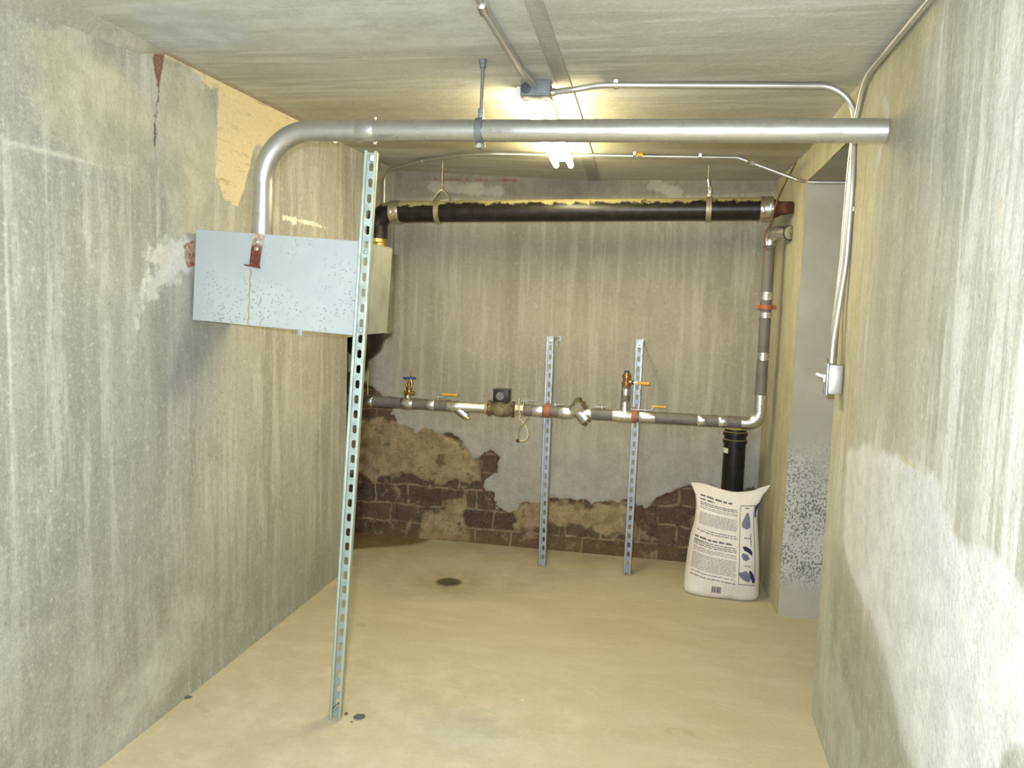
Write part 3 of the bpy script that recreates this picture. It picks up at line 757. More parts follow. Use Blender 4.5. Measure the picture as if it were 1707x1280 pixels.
A.part('clamp_bolt', MB().tube([cz+Vector((WR+.012, -.018, 0)), cz+Vector((WR+.012, .018, 0))], .004, 8), MAT['darkgrey'], rc)
# saddle under the gate valve, tee under the riser valve
def saddle(px, w=.034): 
    c_ = wat(px); mb = MB(); mb.tube([c_-wd*w, c_-wd*w*.6, c_+wd*w*.6, c_+wd*w], [WR+.0008, WR+.004, WR+.004, WR+.0008], 28); mb.tube([c_, c_+Vector((0, 0, WR+.016))], .017, 16); return mb
A.part('saddle', saddle(679), FO)
tc = wat(1041); tz = at(1041, 641, 1, WY).z
tm = MB(); tm.tube([tc-wd*.062, tc-wd*.04, tc+wd*.04, tc+wd*.05], [WR+.001, WR+.004, WR+.004, WR+.001], 28); tm.tube([tc, tc+Vector((0, 0, WR+.004)), tc+Vector((0, 0, WR+.045))], [WR, WR-.004, WR-.006], 24)
tee = A.part('tee', tm, FO)
zz0 = tc.z+WR+.02
A.part('tee_riser', MB().tube([Vector((tc.x, WY, zz0)), Vector((tc.x+.002, WY, tz-.005))], .0235, 24), IN)
A.part('band', MB().tube([Vector((tc.x+.001, WY, tz-.055)), Vector((tc.x+.002, WY, tz-.02))], .0248, 24), FO)

# gate valve with the blue wheel
def wz(px, py): return at(px, py, 1, WY).z
c_ = wat(679); gx = at(682, 640, 1, WY).x; z0 = c_.z+WR+.014
A = Asm('gate_valve', 'small brass gate valve with blue handwheel on top of the water line', 'valve', (gx, WY, z0))
g = MB(); zt = wz(682, 630)
g.lathe([(.014, 0), (.018, .006), (.020, .016), (.013, .022), (.012, .030), (.017, .036), (.017, .046), (.011, .050), (.012, (zt-z0)*.72), (.008, (zt-z0)*.75), (.007, zt-z0)], (gx, WY, z0), (0, 0, 1), 12)
for s in (-1, 1): g.tube([Vector((gx, WY, z0+.014)), Vector((gx+s*.030, WY, z0+.014))], .012, 8)
for s in (-1, 1): g.tube([Vector((gx+s*.013, WY, z0+.04)), Vector((gx+s*.016, WY, z0+.066)), Vector((gx+s*.009, WY, zt-.008))], .0055, 8)
A.part('valve_body', g, MAT['brass'])
A.part('stem', MB().tube([Vector((gx+.002, WY, zt-.01)), Vector((gx+.004, WY, wz(683, 617)))], .0032, 8), MAT['brass'])
hw = MB(); hc = Vector((gx+.002, WY, zt))
hw.tube([hc+Vector((.033*math.cos(2*PI*k/28), .033*math.sin(2*PI*k/28), 0)) for k in range(29)], .0048, 8, False)
for k in range(4): hw.tube([hc, hc+Vector((.032*math.cos(PI/2*k+.5), .032*math.sin(PI/2*k+.5), .002))], .0036, 6)
hw.lathe([(.009, -.004), (.009, .005)], hc, (0, 0, 1), 10)
A.part('handwheel', hw, MAT['blue'], label='blue handwheel')

# lever valves in line
def lever_valve(px, pend, py, mat, label, rise=0, grip=None, name='lever_valve', knob=False, tail=None):
    c_ = wat(px); s0 = c_+Vector((0, -.004, WR-.001)); zt = wz(px, py)
    a = Asm(name, label, 'valve', s0, 'lever valves on the water line')
    zt = max(zt, s0.z+.006)
    a.part('stem', MB().tube([s0, Vector((s0.x, s0.y, zt+.004))], .0065, 10), MAT['brassnew'] if not knob else MAT['stainless'])
    e_ = at(pend, py-rise, 1, WY-.004); mid = Vector((s0.x+(e_.x-s0.x)*.3, s0.y, zt))
    pts = fillet([Vector((s0.x-(.010 if tail is None else tail), s0.y, zt)), mid, Vector((s0.x+(e_.x-s0.x)*.42, s0.y, e_.z)), Vector((e_.x, s0.y-.004, e_.z))], .02, 4)
    a.part('lever', MB().strip(pts, .014, .0045, (0, 1, 0)), MAT['zincgrey'])
    if mat:
        g0 = Vector((s0.x+(e_.x-s0.x)*(.48 if grip is None else grip), s0.y-.002, e_.z)); g1 = Vector((e_.x, s0.y-.004, e_.z))
        a.part('grip', MB().strip([g0, g0.lerp(g1, .05), g1], .018, .0085, (0, 1, 0)), mat, label='yellow grip')
    if knob: a.part('knob', MB().lathe([(.009, 0), (.010, .004), (.007, .010), (.002, .012)], Vector((s0.x, s0.y, zt)), (0, 0, 1), 12), MAT['stainless'])
lever_valve(730, 764, 661, MAT['yellow'], 'lever valve with thin yellow grip between the blue-wheel valve and the angled strainer', 3, .2)
lever_valve(872, 895, 668, None, 'plain lever valve just to the right of the water meter', 0)
lever_valve(925, 941, 674, None, 'short plain lever valve just to the right of the left channel support', 0, knob=True, tail=.012)
lever_valve(1003, 1014, 678, None, 'short plain lever valve with bright knob left of the riser', 0, knob=True, tail=.035)
lever_valve(1075, 1111, 683, MAT['yellow'], 'lever valve with raised yellow grip right of the riser', 5, .3, knob=True, tail=.075)

# angled strainer, left of the meter
c_ = wat(768); q = lambda px, py, dy=0: at(px, py, 1, WY+dy)
A = Asm('pipe_strainer', 'silver wrapped y-strainer with slanting brass-tipped leg left of the water meter', 'strainer', (c_.x, WY, c_.z))
A.part('wrapped_body', MB().tube([wat(744), wat(746), wat(754), wat(755), wat(757), wat(764), wat(768), wat(806), wat(810)], [WR+.001, WR+.004, WR+.004, WR+.001, WR+.001, WR+.004, WR-.002, WR-.001, WR-.004], 26), FO)
b0, b1 = wat(757), q(778.5, 695.5, -.006)
A.part('leg', MB().tube([b0, b0.lerp(b1, .5), b0.lerp(b1, .97), b1], [WR-.004, WR-.006, WR-.010, WR-.013], 22), FO)
A.part('plug', MB().tube([b1, b1+(b1-b0).normalized()*.012], .011, 8), MAT['brassnew'], label='brass plug')

# water meter
mc = wat(835); A = Asm('water_meter', 'bronze water meter with square black register on the grey water line', 'water meter', (mc.x, WY, mc.z))
mm = MB(); a0, a1 = wat(814), wat(857)
mm.tube([a0, a0.lerp(a1, .03), a0.lerp(a1, .12), a0.lerp(a1, .16), a0.lerp(a1, .3), a0.lerp(a1, .55), a0.lerp(a1, .8), a0.lerp(a1, .86), a0.lerp(a1, .97), a1], [.030, .041, .041, .034, .043, .045, .041, .034, .040, .030], 24)
mm.tube([mc+Vector((-.003, 0, -.01)), mc+Vector((-.003, 0, .044))], .036, 20); mm.lathe([(.030, 0), (.030, .012), (.016, .018)], mc+Vector((-.004, -.035, -.006)), (0, -1, 0), 20)
A.part('meter_body', mm, MAT['bronze'])
for px in (816, 855):
    cq = wat(px)
    for k in range(6): A.part('flange_bolt', MB().tube([cq+wd*(-.008)+Vector((0, .038*math.cos(k*PI/3+.4), .038*math.sin(k*PI/3+.4))), cq+wd*.008+Vector((0, .038*math.cos(k*PI/3+.4), .038*math.sin(k*PI/3+.4)))], .006, 6), MAT['rust'])
rz0, rz1 = wz(836, 669), wz(836, 649)
rg = A.part('register', MB().box((at(837, 660, 1, WY).x, WY-.002, (rz0+rz1)/2), (.085, .075, rz1-rz0), None, .005), MAT['blackp'], label='black register')
A.part('register_lid', MB().box((at(837, 660, 1, WY).x, WY-.002, rz1+.002), (.090, .080, .005), None, .002), MAT['darkgrey'], rg)
A.part('dial', MB().lathe([(.022, 0), (.022, .002)], (at(836, 660, 1, WY).x, WY-.0405, (rz0+rz1)/2), (0, -1, 0), 18), plain('dial_grey', (120, 122, 118), .3, .6, 90), rg)
un = MB()
for p0_, p1_, n_ in ((859, 865, 6), (867, 874, 6)): un.tube([wat(p0_), wat(p1_)], WR+.001, n_)
A.part('union_nuts', un, MAT['foil'])
A.part('mounting_ring', MB().tube([wat(809), wat(814)], WR+.004, 24), MAT['rustyband'])

# signal cable dangling under the meter
ks = [(866, 697), (872, 704), (879, 716), (880, 727), (874, 734), (863, 735)]
ks2 = [(881, 693), (874, 706), (866, 713), (864, 722), (864, 733)]
A = Asm('signal_cable', 'thin looped cable dangling below the water meter', 'cable', q(872, 694, -.03))
def smooth(pts, n=5):
    out = []
    P = [pts[0]]+list(pts)+[pts[-1]]
    for i in range(1, len(P)-2):
        for k in range(n):
            t = k/n; p0, p1, p2, p3 = P[i-1], P[i], P[i+1], P[i+2]
            out.append(.5*((2*p1)+(p2-p0)*t+(2*p0-5*p1+4*p2-p3)*t*t+(3*p1-p0-3*p2+p3)*t**3))
    out.append(P[-2]); return out
A.part('pale_lead', MB().tube(smooth([q(x, y, -.036) for x, y in [(866, 664), (865, 680), (867, 694)]]+[q(x, y, -.034) for x, y in ks]), .0028, 8), MAT['lightcable'])
A.part('olive_lead', MB().tube(smooth([q(x, y, -.036) for x, y in ks2]), .0026, 8), MAT['cable'])
A.part('end_plug', MB().lathe([(.004, -.010), (.009, -.004), (.009, .006), (.004, .010)], q(863, 734.5, -.034), (1, 0, .2), 10), MAT['rust'], label='brown end plug')

# check valve with two wrapped barrels right of the left support
c_ = wat(960); A = Asm('check_valve', 'silver wrapped valve of two crossed barrels right of the left channel support', 'valve', (c_.x, WY, c_.z))
A.part('collar', MB().tube([wat(931), wat(933), wat(946), wat(952)], [WR+.001, WR+.005, WR+.005, WR+.001], 26), FO)
A.part('collar', MB().tube([wat(968), wat(972), wat(985), wat(987)], [WR+.001, WR+.006, WR+.004, WR+.001], 26), FO)
u0, u1 = q(948, 690), q(970, 673.5, -.004); l0, l1 = q(960, 684), q(978.5, 700, -.008)
ub = A.part('upper_barrel', MB().tube([u0, u0.lerp(u1, .45), u0.lerp(u1, .9), u1], [WR-.004, WR+.004, WR+.016, WR+.017], 26), FO)
lb = A.part('lower_barrel', MB().tube([l0-(l1-l0)*.3, l0.lerp(l1, .3), l0.lerp(l1, .9), l1], [WR-.006, WR+.002, WR+.010, WR+.009], 26), FO)
for b_, e_, pp, r_ in ((ub, u1, (u1-u0).normalized(), WR+.012), (lb, l1, (l1-l0).normalized(), WR+.004)):
    mb = MB().tube([e_, e_+pp*.008], r_, 24); x, y, z = frame(pp)
    for k in range(6): mb.tube([e_+x*(r_*.8*math.cos(k*PI/3))+y*(r_*.8*math.sin(k*PI/3)), e_+pp*.016+x*(r_*.8*math.cos(k*PI/3))+y*(r_*.8*math.sin(k*PI/3))], .006, 6)
    A.part('end_plate', mb, MAT['bronze'], b_)

# ball valve on the riser
vx = tc.x+.002; A = Asm('ball_valve', 'brass ball valve with yellow handle on top of the short riser', 'valve', (vx, WY, tz-.005))
g = MB(); H_ = wz(1041, 621)-tz+.005
g.lathe([(.0225, 0), (.024, .006), (.024, .020), (.018, .024), (.020, H_*.6), (.023, H_*.62), (.023, H_*.85), (.016, H_*.88), (.016, H_)], (vx, WY, tz-.005), (0, 0, 1), 12)
zh = wz(1060, 637.5); g.tube([Vector((vx, WY, zh)), Vector((vx+.026, WY, zh))], .015, 12)
A.part('valve_body', g, MAT['brass'])
A.part('top_cap', MB().lathe([(.013, 0), (.013, .010), (.010, .012)], (vx, WY, tz-.005+H_), (0, 0, 1), 6), MAT['darkgrey'], label='dark top cap')
A.part('stem', MB().tube([Vector((vx+.024, WY, zh)), Vector((vx+.040, WY, zh))], .010, 10), MAT['blackp'])
hx1 = at(1083, 638, 1, WY).x
hd = A.part('handle', MB().strip([Vector((vx+.036, WY-.004, zh)), Vector((hx1-.01, WY-.006, zh-.001))], .022, .006, (0, 1, 0)), MAT['white'])
A.part('grip', MB().box(((vx+.058+hx1)/2, WY-.006, zh-.001), (hx1-vx-.058, .026, .015), None, .004), MAT['yellow'], hd, label='yellow grip')

# ------------------------------------------------------------------ black iron drain line overhead
YP = 4.25; PR = .0565
k0, k1 = at(660, 353, 1, YP), at(1277, 348, 1, YP); kd = (k1-k0).normalized()
A = Asm('black_drain_pipe', 'thick black iron drain pipe hung along the back wall below the ceiling', 'pipe', k0)
A.part('pipe', MB().tube([k0, k1], PR, 36), MAT['iron'])
vxp = at(629, 380, 1, YP).x
ep = fillet([k0, Vector((vxp, YP, k0.z)), Vector((vxp, YP, at(629, 398, 1, YP).z))], .085, 14)
A.part('elbow', MB().tube([k0+kd*.02]+ep, PR-.002, 32), MAT['iron'])
def hubless(cx_, wpx):
    w = wpx*YP/F/2; mb = MB(); mb.tube([cx_-kd*w, cx_-kd*w*.97, cx_+kd*w*.97, cx_+kd*w], [PR+.001, PR+.0035, PR+.0035, PR+.001], 36)
    for s in (-.55, .55): mb.tube([cx_+kd*(w*s-.006), cx_+kd*(w*s+.006)], PR+.0055, 36)
    c = A.part('coupling', mb, MAT['stainless'], label='steel banded coupling')
    for s in (-.55, .55): A.part('band_screw', MB().box(cx_+kd*(w*s)+Vector((0, -PR-.008, .012*s)), (.012, .012, .030), None, .002), MAT['stainless'], c)
hubless(k0, 18); hubless(k1, 20)
e_ = k1+Vector((0, 0, 0)); wx = XR+(XRB-XR)*(4.18-RY1)/(YB-RY1)
rp = fillet([k1+kd*.015, k1+kd*.045, Vector((wx-.018, YP-.075, k1.z-.002))], .05, 8)
A.part('rusty_end', MB().tube(rp, [.050-.020*(k/(len(rp)-1))**2 for k in range(len(rp))], 30), MAT['rust'], label='rusty stub into the right wall')
zb = at(629, 398, 1, YP).z
fx = MB().lathe([(PR-.004, 0), (.052, -.02), (.056, -.024), (.056, -.05), (.047, -.055), (.047, -.09)], (vxp, YP, zb), (0, 0, 1), 24); fx.lathe([(.012, 0), (.012, .018), (.006, .022)], (vxp+.02, YP-.05, zb-.035), (.3, -1, 0), 8)
A.part('brass_fitting', fx, MAT['brassnew'], label='bright brass fitting')
# drop pipe into the black bowl fitting seen below the box
bc = at(606, 562, 1, YP)
A.part('drop_pipe', MB().tube(fillet([Vector((vxp, YP, zb-.085)), Vector((vxp, YP, 1.52)), Vector((-1.585, YP, bc.z+.06))], .15, 8), .045, 24), MAT['iron'])
A.part('trap_bowl', MB().lathe([(.028, -.150), (.05, -.135), (.095, -.09), (.115, -.03), (.12, .03), (.12, .05), (.05, .07), (.045, .075)], (bc.x, YP, bc.z+.02), (0, 0, 1), 30), MAT['iron'])
A.part('tail_pipe', MB().tube(fillet([Vector((bc.x, YP, bc.z-.12)), Vector((bc.x, YP, bc.z-.17)), Vector((bc.x-.06, YP+.02, bc.z-.2)), Vector((bc.x-.06, YP+.02, .93))], .03, 6), .028, 18), MAT['iron'])

for px, ptop, lab in ((735, (738, 256), 'rusty loop hanger with thin rod on the left part of the black drain pipe'), (1181, (1183, 263), 'weathered loop hanger with thin rod on the right part of the black drain pipe')):
    x_ = at(px-4 if px < 800 else px, 348, 1, YP).x; c_ = k0.lerp(k1, (x_-k0.x)/(k1.x-k0.x)); tx = at(*ptop, 1, YP).x
    ht = Vector((tx, YP, float(ceil_z(tx, YP))-.001)); A = Asm('pipe_hanger', lab, 'pipe hanger', ht, 'loop hangers of the black drain pipe')
    zr = at(px, 318 if px < 800 else 300, 1, YP).z
    A.part('rod', MB().tube([ht, Vector((tx-.001, YP, zr))], .0045, 10), MAT['rustyband'])
    mb = MB(); clampring(mb, c_, kd, PR+.003, .026, .005, 36); 
    if px < 800:
        mb.strip(smooth([c_+Vector((-.03, -.01, PR)), Vector((c_.x-.01, YP-.01, PR+c_.z+.03)), Vector((tx, YP, zr+.004)), Vector((c_.x+.045, YP+.01, PR+c_.z+.035)), c_+Vector((.05, .01, PR+.006)), c_+Vector((.0, 0, PR+.004))]), .022, .005, (0, 1, .2))
        A.part('loop_strap', mb, MAT['rustyband'])
    else:
        mb.box(c_+Vector((0, 0, PR+.028)), (.020, .026, .050), None, .003)
        A.part('loop_strap', mb, MAT['rustyband'])
        A.part('nut', MB().lathe([(.013, 0), (.013, .016)], (c_.x, YP-.006, PR+c_.z+.020), (0, 0, 1), 6).tube([Vector((c_.x-.002, YP, c_.z+PR+.05)), Vector((tx, YP, zr+.002))], .008, 10), MAT['stainless'])

# ------------------------------------------------------------------ black stand pipe behind the sack
SY = 4.50; sx0 = at(1221, 800, 1, SY); szt = at(1225, 713, 1, SY).z
A = Asm('stand_pipe', 'black iron pipe standing upright behind the white sack', 'pipe', (sx0.x, SY, 0))
SR = .058
A.part('pipe', MB().lathe([(SR, .0), (SR, szt-.005), (SR-.006, szt)], (sx0.x, SY, 0), (0, 0, 1), 32), MAT['iron'])
mb = MB()
for y_ in (722, 735): 
    z_ = at(1225, y_, 1, SY).z; mb.lathe([(SR, -.012), (SR+.006, -.009), (SR+.006, .009), (SR, .012)], (sx0.x, SY, z_), (0, 0, 1), 32)
A.part('hub_bands', mb, MAT['iron'])
s0 = at(1210, 752, 1, SY-SR); mb = MB()
a_ = math.asin(max(-1, min(1, (s0.x-sx0.x)/SR)))
vsr = [[mb.bm.verts.new((sx0.x+(SR+.001)*math.sin(a_+da), SY-(SR+.001)*math.cos(a_+da), s0.z+dz)) for da in np.linspace(-.5, .32, 8)] for dz in (-.014, .014)]
for k in range(7): mb.bm.faces.new((vsr[0][k], vsr[0][k+1], vsr[1][k+1], vsr[1][k]))
A.part('sticker', mb, MAT['sticker'], label='white sticker')

# ------------------------------------------------------------------ lamp, junction box, conduits
n0, n1 = at(894, 171, 2, 2.150), at(939.5, 276, 2, 2.130); ld = (n1-n0).normalized(); lx = Vector((ld.y, -ld.x, 0)).normalized(); lz = lx.cross(ld).normalized(); LL = (n1-n0).length
A = Asm('fluorescent_light', 'lit two-tube fluorescent strip light fixed to the ceiling', 'ceiling light', Vector((n0.x, n0.y, HC)))
rotL = Matrix((lx, ld, lz)).transposed()
mid = (n0+n1)/2
A.part('housing', MB().box(mid+lz*.037, (.078, LL+.01, .036), rotL, .004), MAT['whitemetal'])
for s_ in (-1, 1):
    A.part('lamp_tube', MB().tube([n0+lx*(s_*.036)+ld*.012, n1+lx*(s_*.036)-ld*.005], .0135, 18), MAT['tube'], label='lit tube')
    A.part('lamp_holder', MB().box(n0+lx*(s_*.036)+lz*.022+ld*.005, (.022, .010, .05), rotL, .003), MAT['whitemetal'])
    A.part('lamp_holder', MB().box(n1+lx*(s_*.036)+lz*.016, (.02, .008, .04), rotL, .003), MAT['whitemetal'])
A.part('end_plate', MB().box(n0-lx*.062+ld*.03+lz*.03, (.022, .06, .052), rotL, .003), MAT['whitemetal'])
ZJ = HC-.032
jc = at(894, 153, 2, ZJ); A = Asm('junction_box', 'small galvanised junction box on the ceiling at the near end of the light', 'junction box', (jc.x, jc.y, HC))
MAT['jbox'] = metal('dull_box_steel', (128, 132, 130), .6, .3, (96, 100, 100), .5, 30)
A.part('box_body', MB().box((jc.x, jc.y, HC-.027), (.104, .070, .054), rotL, .006), MAT['jbox'])
A.part('knockout', MB().lathe([(.019, 0), (.019, .003), (.013, .004)], Vector((jc.x-.030, jc.y-.036, HC-.028)), (0, -1, 0), 18), MAT['darkgrey'])
A.part('cover_tab', MB().box((jc.x+.024, jc.y-.037, HC-.027), (.040, .004, .042), rotL, .002), MAT['jbox'])
ZC = HC-.0125; CR = .0108
EM = MAT['emt']
def strap(A, c, d, nrm_, r):
    mb = MB(); n_ = Vector(nrm_).normalized(); d_ = Vector(d).normalized(); s_ = n_.cross(d_).normalized()
    pts = [c+n_*(r+.001)*math.cos(t)+s_*(r+.001)*math.sin(t) for t in np.linspace(-PI*.5, PI*.5, 12)]
    e_ = c-n_*r
    pts = [e_+s_*(-r-.001)]+pts+[e_+s_*(r+.001), e_+s_*(r+.02)]
    mb.strip(pts, .014, .002, d_); return A.part('strap', mb, MAT['stainless'])
# a) from the near ceiling to the junction box
pts = [at(x, y, 2, ZC) for x, y in ((785, -40), (804, 12), (866, 114), (888, 136))]
pts[-1] = Vector((jc.x-.002, jc.y-.034, HC-.02))
A = Asm('conduit', 'steel conduit slanting along the ceiling from above the viewer to the junction box', 'conduit', pts[0]); A.part('tube', MB().tube(fillet(pts, [.5, .12], 8), CR+.001, 18), EM)
A.part('coupling', MB().tube([at(802, 4, 2, ZC), at(807, 18, 2, ZC)], CR+.005, 16), MAT['stainless'])
# b) from the junction box across the ceiling and down the right wall to the switch
XW = XR-.013
p1 = Vector((jc.x+.052, jc.y+.005, HC-.034)); p2 = at(965, 148, 2, HC-.03); p3 = at(1000, 141.5, 2, ZC); p4 = at(1388, 144.5, 2, ZC)
yb_ = 2.86
p4 = Vector((XW, at(1392, 144, 2, ZC).y, ZC)); p5 = Vector((XW, yb_+.012, 1.86)); p6 = Vector((XW, yb_+.02, at(1409, 440, 0, XW).z)); p7 = at(1391, 570, 0, XR-.036); p7.y = yb_+.02
SWZ0, SWZ1 = at(1392, 608, 0, XR-.03).z, at(1392, 660, 0, XR-.03).z
p8 = Vector((XR-.036, yb_+.02, SWZ0+.01))
A = Asm('conduit', 'steel conduit crossing the ceiling and dropping down the right wall to the switch', 'conduit', p1)
A.part('tube', MB().tube(fillet([p1, p2, p3, p4, p5, p6, p7, p8], [.2, .2, .115, .5, .9, .9], 12), CR, 18), EM)
strap(A, at(1027, 142, 2, ZC), (1, 0, 0), (0, 0, -1), CR)
z_ = at(1413, 351, 0, XW).z; strap(A, Vector((XW, yb_+.018, z_)), (0, 0, 1), (-1, 0, 0), CR)
A.part('connector', MB().tube([p1-Vector((.004, 0, 0)), p1+Vector((.014, 0, 0))], CR+.004, 14), MAT['stainless'])
A.part('box_connector', MB().tube([p8-Vector((0, 0, .006)), p8+Vector((0, 0, .012))], CR+.004, 14), MAT['stainless'])
# c) along the corner of ceiling and right wall, then down behind it
c0 = at(1575, -35, 0, XR-.014); c1 = at(1446, 116, 0, XR-.014)
pts = [Vector((XR-.014, 1.2, HC-.020)), Vector((XR-.014, 2.80, HC-.022)), Vector((XR-.016, 2.91, 2.02)), Vector((XR-.012, 2.955, 1.8)), Vector((XR-.012, 2.955, 1.30))]
pts[-1] = Vector((XR-.012, 2.955, SWZ0+.35)); pts += [Vector((XR-.030, 2.925, SWZ0+.10)), Vector((XR-.034, 2.91, SWZ0+.02))]
A = Asm('conduit', 'steel conduit following the corner of ceiling and right wall, then turning down the wall', 'conduit', pts[0])
A.part('tube', MB().tube(fillet(pts, [.16, .5, .6, .6, .4], 10), CR-.002, 18), EM)
A.part('strap', MB().box((XR-.007, 2.935, 1.60), (.010, .045, .014), None, .001), MAT['stainless'])
# d) thin conduit over the black pipe
R2 = .0082; ZD = HC-.038
pts = [Vector((XL+.02, 4.42, 1.62)), Vector((XL+.02, 4.42, HC-.05)), at(700, 268, 2, HC-.024), at(790, 256, 2, ZD), at(1230, 262.5, 2, ZD), at(1330, 300, 0, XR-.022), at(1350, 303.5, 1, RY1-.012), Vector((1.2, RY1-.012, RZ-.010))]
A = Asm('conduit', 'thin steel conduit running over the black drain pipe and into the right opening', 'conduit', pts[2])
A.part('tube', MB().tube(fillet(pts, [.07, .3, .3, .1, .05, .03], 8), R2, 14), EM)
strap(A, at(703, 267.5, 2, HC-.0245), pts[3]-pts[2], (0, 0, -1), R2)
for x_, y_ in ((1058, 257.5), (1167, 260.5)): strap(A, at(x_, y_, 2, ZD), (1, 0, 0), (0, 0, -1), R2)
A.part('strap', MB().tube([at(1250, 270, 0, .315), at(1254, 272, 0, .322)], R2+.003, 12), MAT['stainless'])
A.part('yellow_tape', MB().tube([at(1063, 257.7, 2, ZD), at(1071, 257.9, 2, ZD)], R2+.0012, 14), MAT['yellow'], label='yellow tape')

# wires at the right rear corner
pts = [at(1343, 243, 0, XR-.006), at(1318, 288, 0, XR-.03), at(1299, 326, 1, YP-.06), at(1290, 352, 1, YP-PR-.014), at(1285, 372, 1, YP-.04), at(1276, 388, 1, WY-.05), at(1274, 402, 1, WY-.046), at(1279, 418, 1, WY-.038)]
A = tag(MB().tube(smooth(pts), .0045, 8).build('ground_wire', MAT['wire']), 'brown wire hanging from the ceiling corner past the rusty pipe end', 'wire')
pts = [at(1340, 256, 0, XR-.004), at(1332, 280, 0, XR-.004), at(1325, 303, 0, XR-.004)]
tag(MB().strip(smooth(pts), .016, .004, (0, 1, 0)).build('tie_strap', MAT['rustyband']), 'short tan strap running down the right wall to the thin conduit', 'strap')
pts = [at(614, 618, 1, 4.40), at(613, 640, 1, 4.40), at(613, 662, 1, 4.33)]
tag(MB().tube(smooth(pts), .0032, 8).build('thin_rod', MAT['lightcable']), 'thin pale rod standing on the water line beside the tall post', 'rod')

# ------------------------------------------------------------------ switch box
yc = yb_+.02; xb0, xb1 = XR-.001, XR-.047
A = Asm('light_switch', 'metal surface box with toggle light switch on the right wall beside the opening', 'light switch', (XR, yc, (SWZ0+SWZ1)/2))
zc = (SWZ0+SWZ1)/2; hz = abs(SWZ0-SWZ1)
A.part('box_body', MB().box(((xb0+xb1)/2, yc, zc), (abs(xb0-xb1), .058, hz), None, .008), MAT['galv'])
pl = A.part('cover_plate', MB().box((xb1-.0035, yc, zc), (.006, .064, hz+.006), None, .0025), MAT['zincgrey'])
A.part('toggle', MB().box((xb1-.020, yc, zc+.010), (.034, .010, .010), Matrix.Rotation(.35, 3, 'Y'), .002).box((xb1-.009, yc, zc+.002), (.007, .012, .026), None, .002), MAT['white'], pl, label='white toggle')
for s in (-1, 1): A.part('cover_screw', MB().lathe([(.004, 0), (.004, .002), (.002, .003)], (xb1-.006, yc, zc+s*(hz/2-.010)), (-1, 0, 0), 8), MAT['stainless'], pl)

# ------------------------------------------------------------------ paper sack
def interp(tab, v):
    xs = [t[0] for t in tab]; return np.interp(v, xs, [t[1] for t in tab])
BYc = 4.165
sx = lambda px: at(px, 900, 1, BYc).x
zbm = 0.0; ztp = at(1200, 812, 1, 4.20).z
left_t = [(0, sx(1146)), (.04, sx(1143.5)), (.2, sx(1145)), (.4, sx(1147.5)), (.55, sx(1151)), (.66, sx(1156)), (.8, sx(1158)), (.9, sx(1156)), (1, sx(1147))]
right_t = [(0, sx(1268)), (.04, sx(1271)), (.2, sx(1270)), (.4, sx(1268)), (.6, sx(1264)), (.75, sx(1261)), (.85, sx(1262)), (.92, sx(1268)), (1, sx(1281))]
thick = [(0, .115), (.04, .15), (.2, .18), (.4, .17), (.6, .14), (.75, .11), (.88, .06), (.96, .016), (1, .006)]
wob = lambda u, v: (float(fbm(u*1.0+3, v*1.0, 5, 4))-.5)
def sack(u, v, side):
    xl, xr = interp(left_t, v), interp(right_t, v); x = xl+(xr-xl)*u; e = abs(2*u-1)
    prof = (1-e**3.2)**.55
    T = interp(thick, v)*prof*.5+.0015
    z = v*ztp + (v**6)*(.014*math.cos(2*PI*(u-.03))+.018*max(0, u-.8)/.2-.004)
    z += (1-v)**8*.0*u
    y = BYc+.02*(1-v)+.055*v**2-.02*u + .016*max(0, v-.85)/.15*math.sin(u*7.5)
    if side < 0: T += wob(u, v)*.020*prof*(1-v*.3)+.007*math.sin(26*v+6*u)*max(0, .35-u)*(1-v)*prof + .004*math.sin(60*u+9*v)*max(0, v-.75)*prof
    zz = z - (1-v)**10*0
    return Vector((x, y+side*T, max(zz, .0015)))
NU, NV = 48, 64
mb = MB(); bm = mb.bm
fr = [[bm.verts.new(sack(i/NU, j/NV, -1)) for j in range(NV+1)] for i in range(NU+1)]
bk = [[bm.verts.new(sack(i/NU, j/NV, 1)) for j in range(NV+1)] for i in range(NU+1)]
for i in range(NU):
    for j in range(NV):
        bm.faces.new((fr[i][j], fr[i+1][j], fr[i+1][j+1], fr[i][j+1])); bm.faces.new((bk[i][j], bk[i][j+1], bk[i+1][j+1], bk[i+1][j]))
    bm.faces.new((fr[i][0], bk[i][0], bk[i+1][0], fr[i+1][0])); bm.faces.new((fr[i][NV], fr[i+1][NV], bk[i+1][NV], bk[i][NV]))
for j in range(NV):
    bm.faces.new((fr[0][j], fr[0][j+1], bk[0][j+1], bk[0][j])); bm.faces.new((fr[NU][j], bk[NU][j], bk[NU][j+1], fr[NU][j+1]))
A = Asm('paper_sack', 'full white paper sack printed with text and blue pictures, standing on the floor', 'sack', (BYc*0+sx(1208), BYc, 0))
body = A.part('sack_body', mb, MAT['paper'], smooth=60)
def surf(u, v, off=.0012):
    e = 1e-3; p = sack(u, v, -1); du = sack(min(u+e, 1), v, -1)-sack(max(u-e, 0), v, -1); dv = sack(u, min(v+e, 1), -1)-sack(u, max(v-e, 0), -1)
    n = du.cross(dv).normalized(); 
    if n.y > 0: n = -n
    return p+n*off
def slant(u, v): return v - .050*(u-.1) - .055*max(0, .28-u)*(-1.1)*(1 if v < .62 else .2)
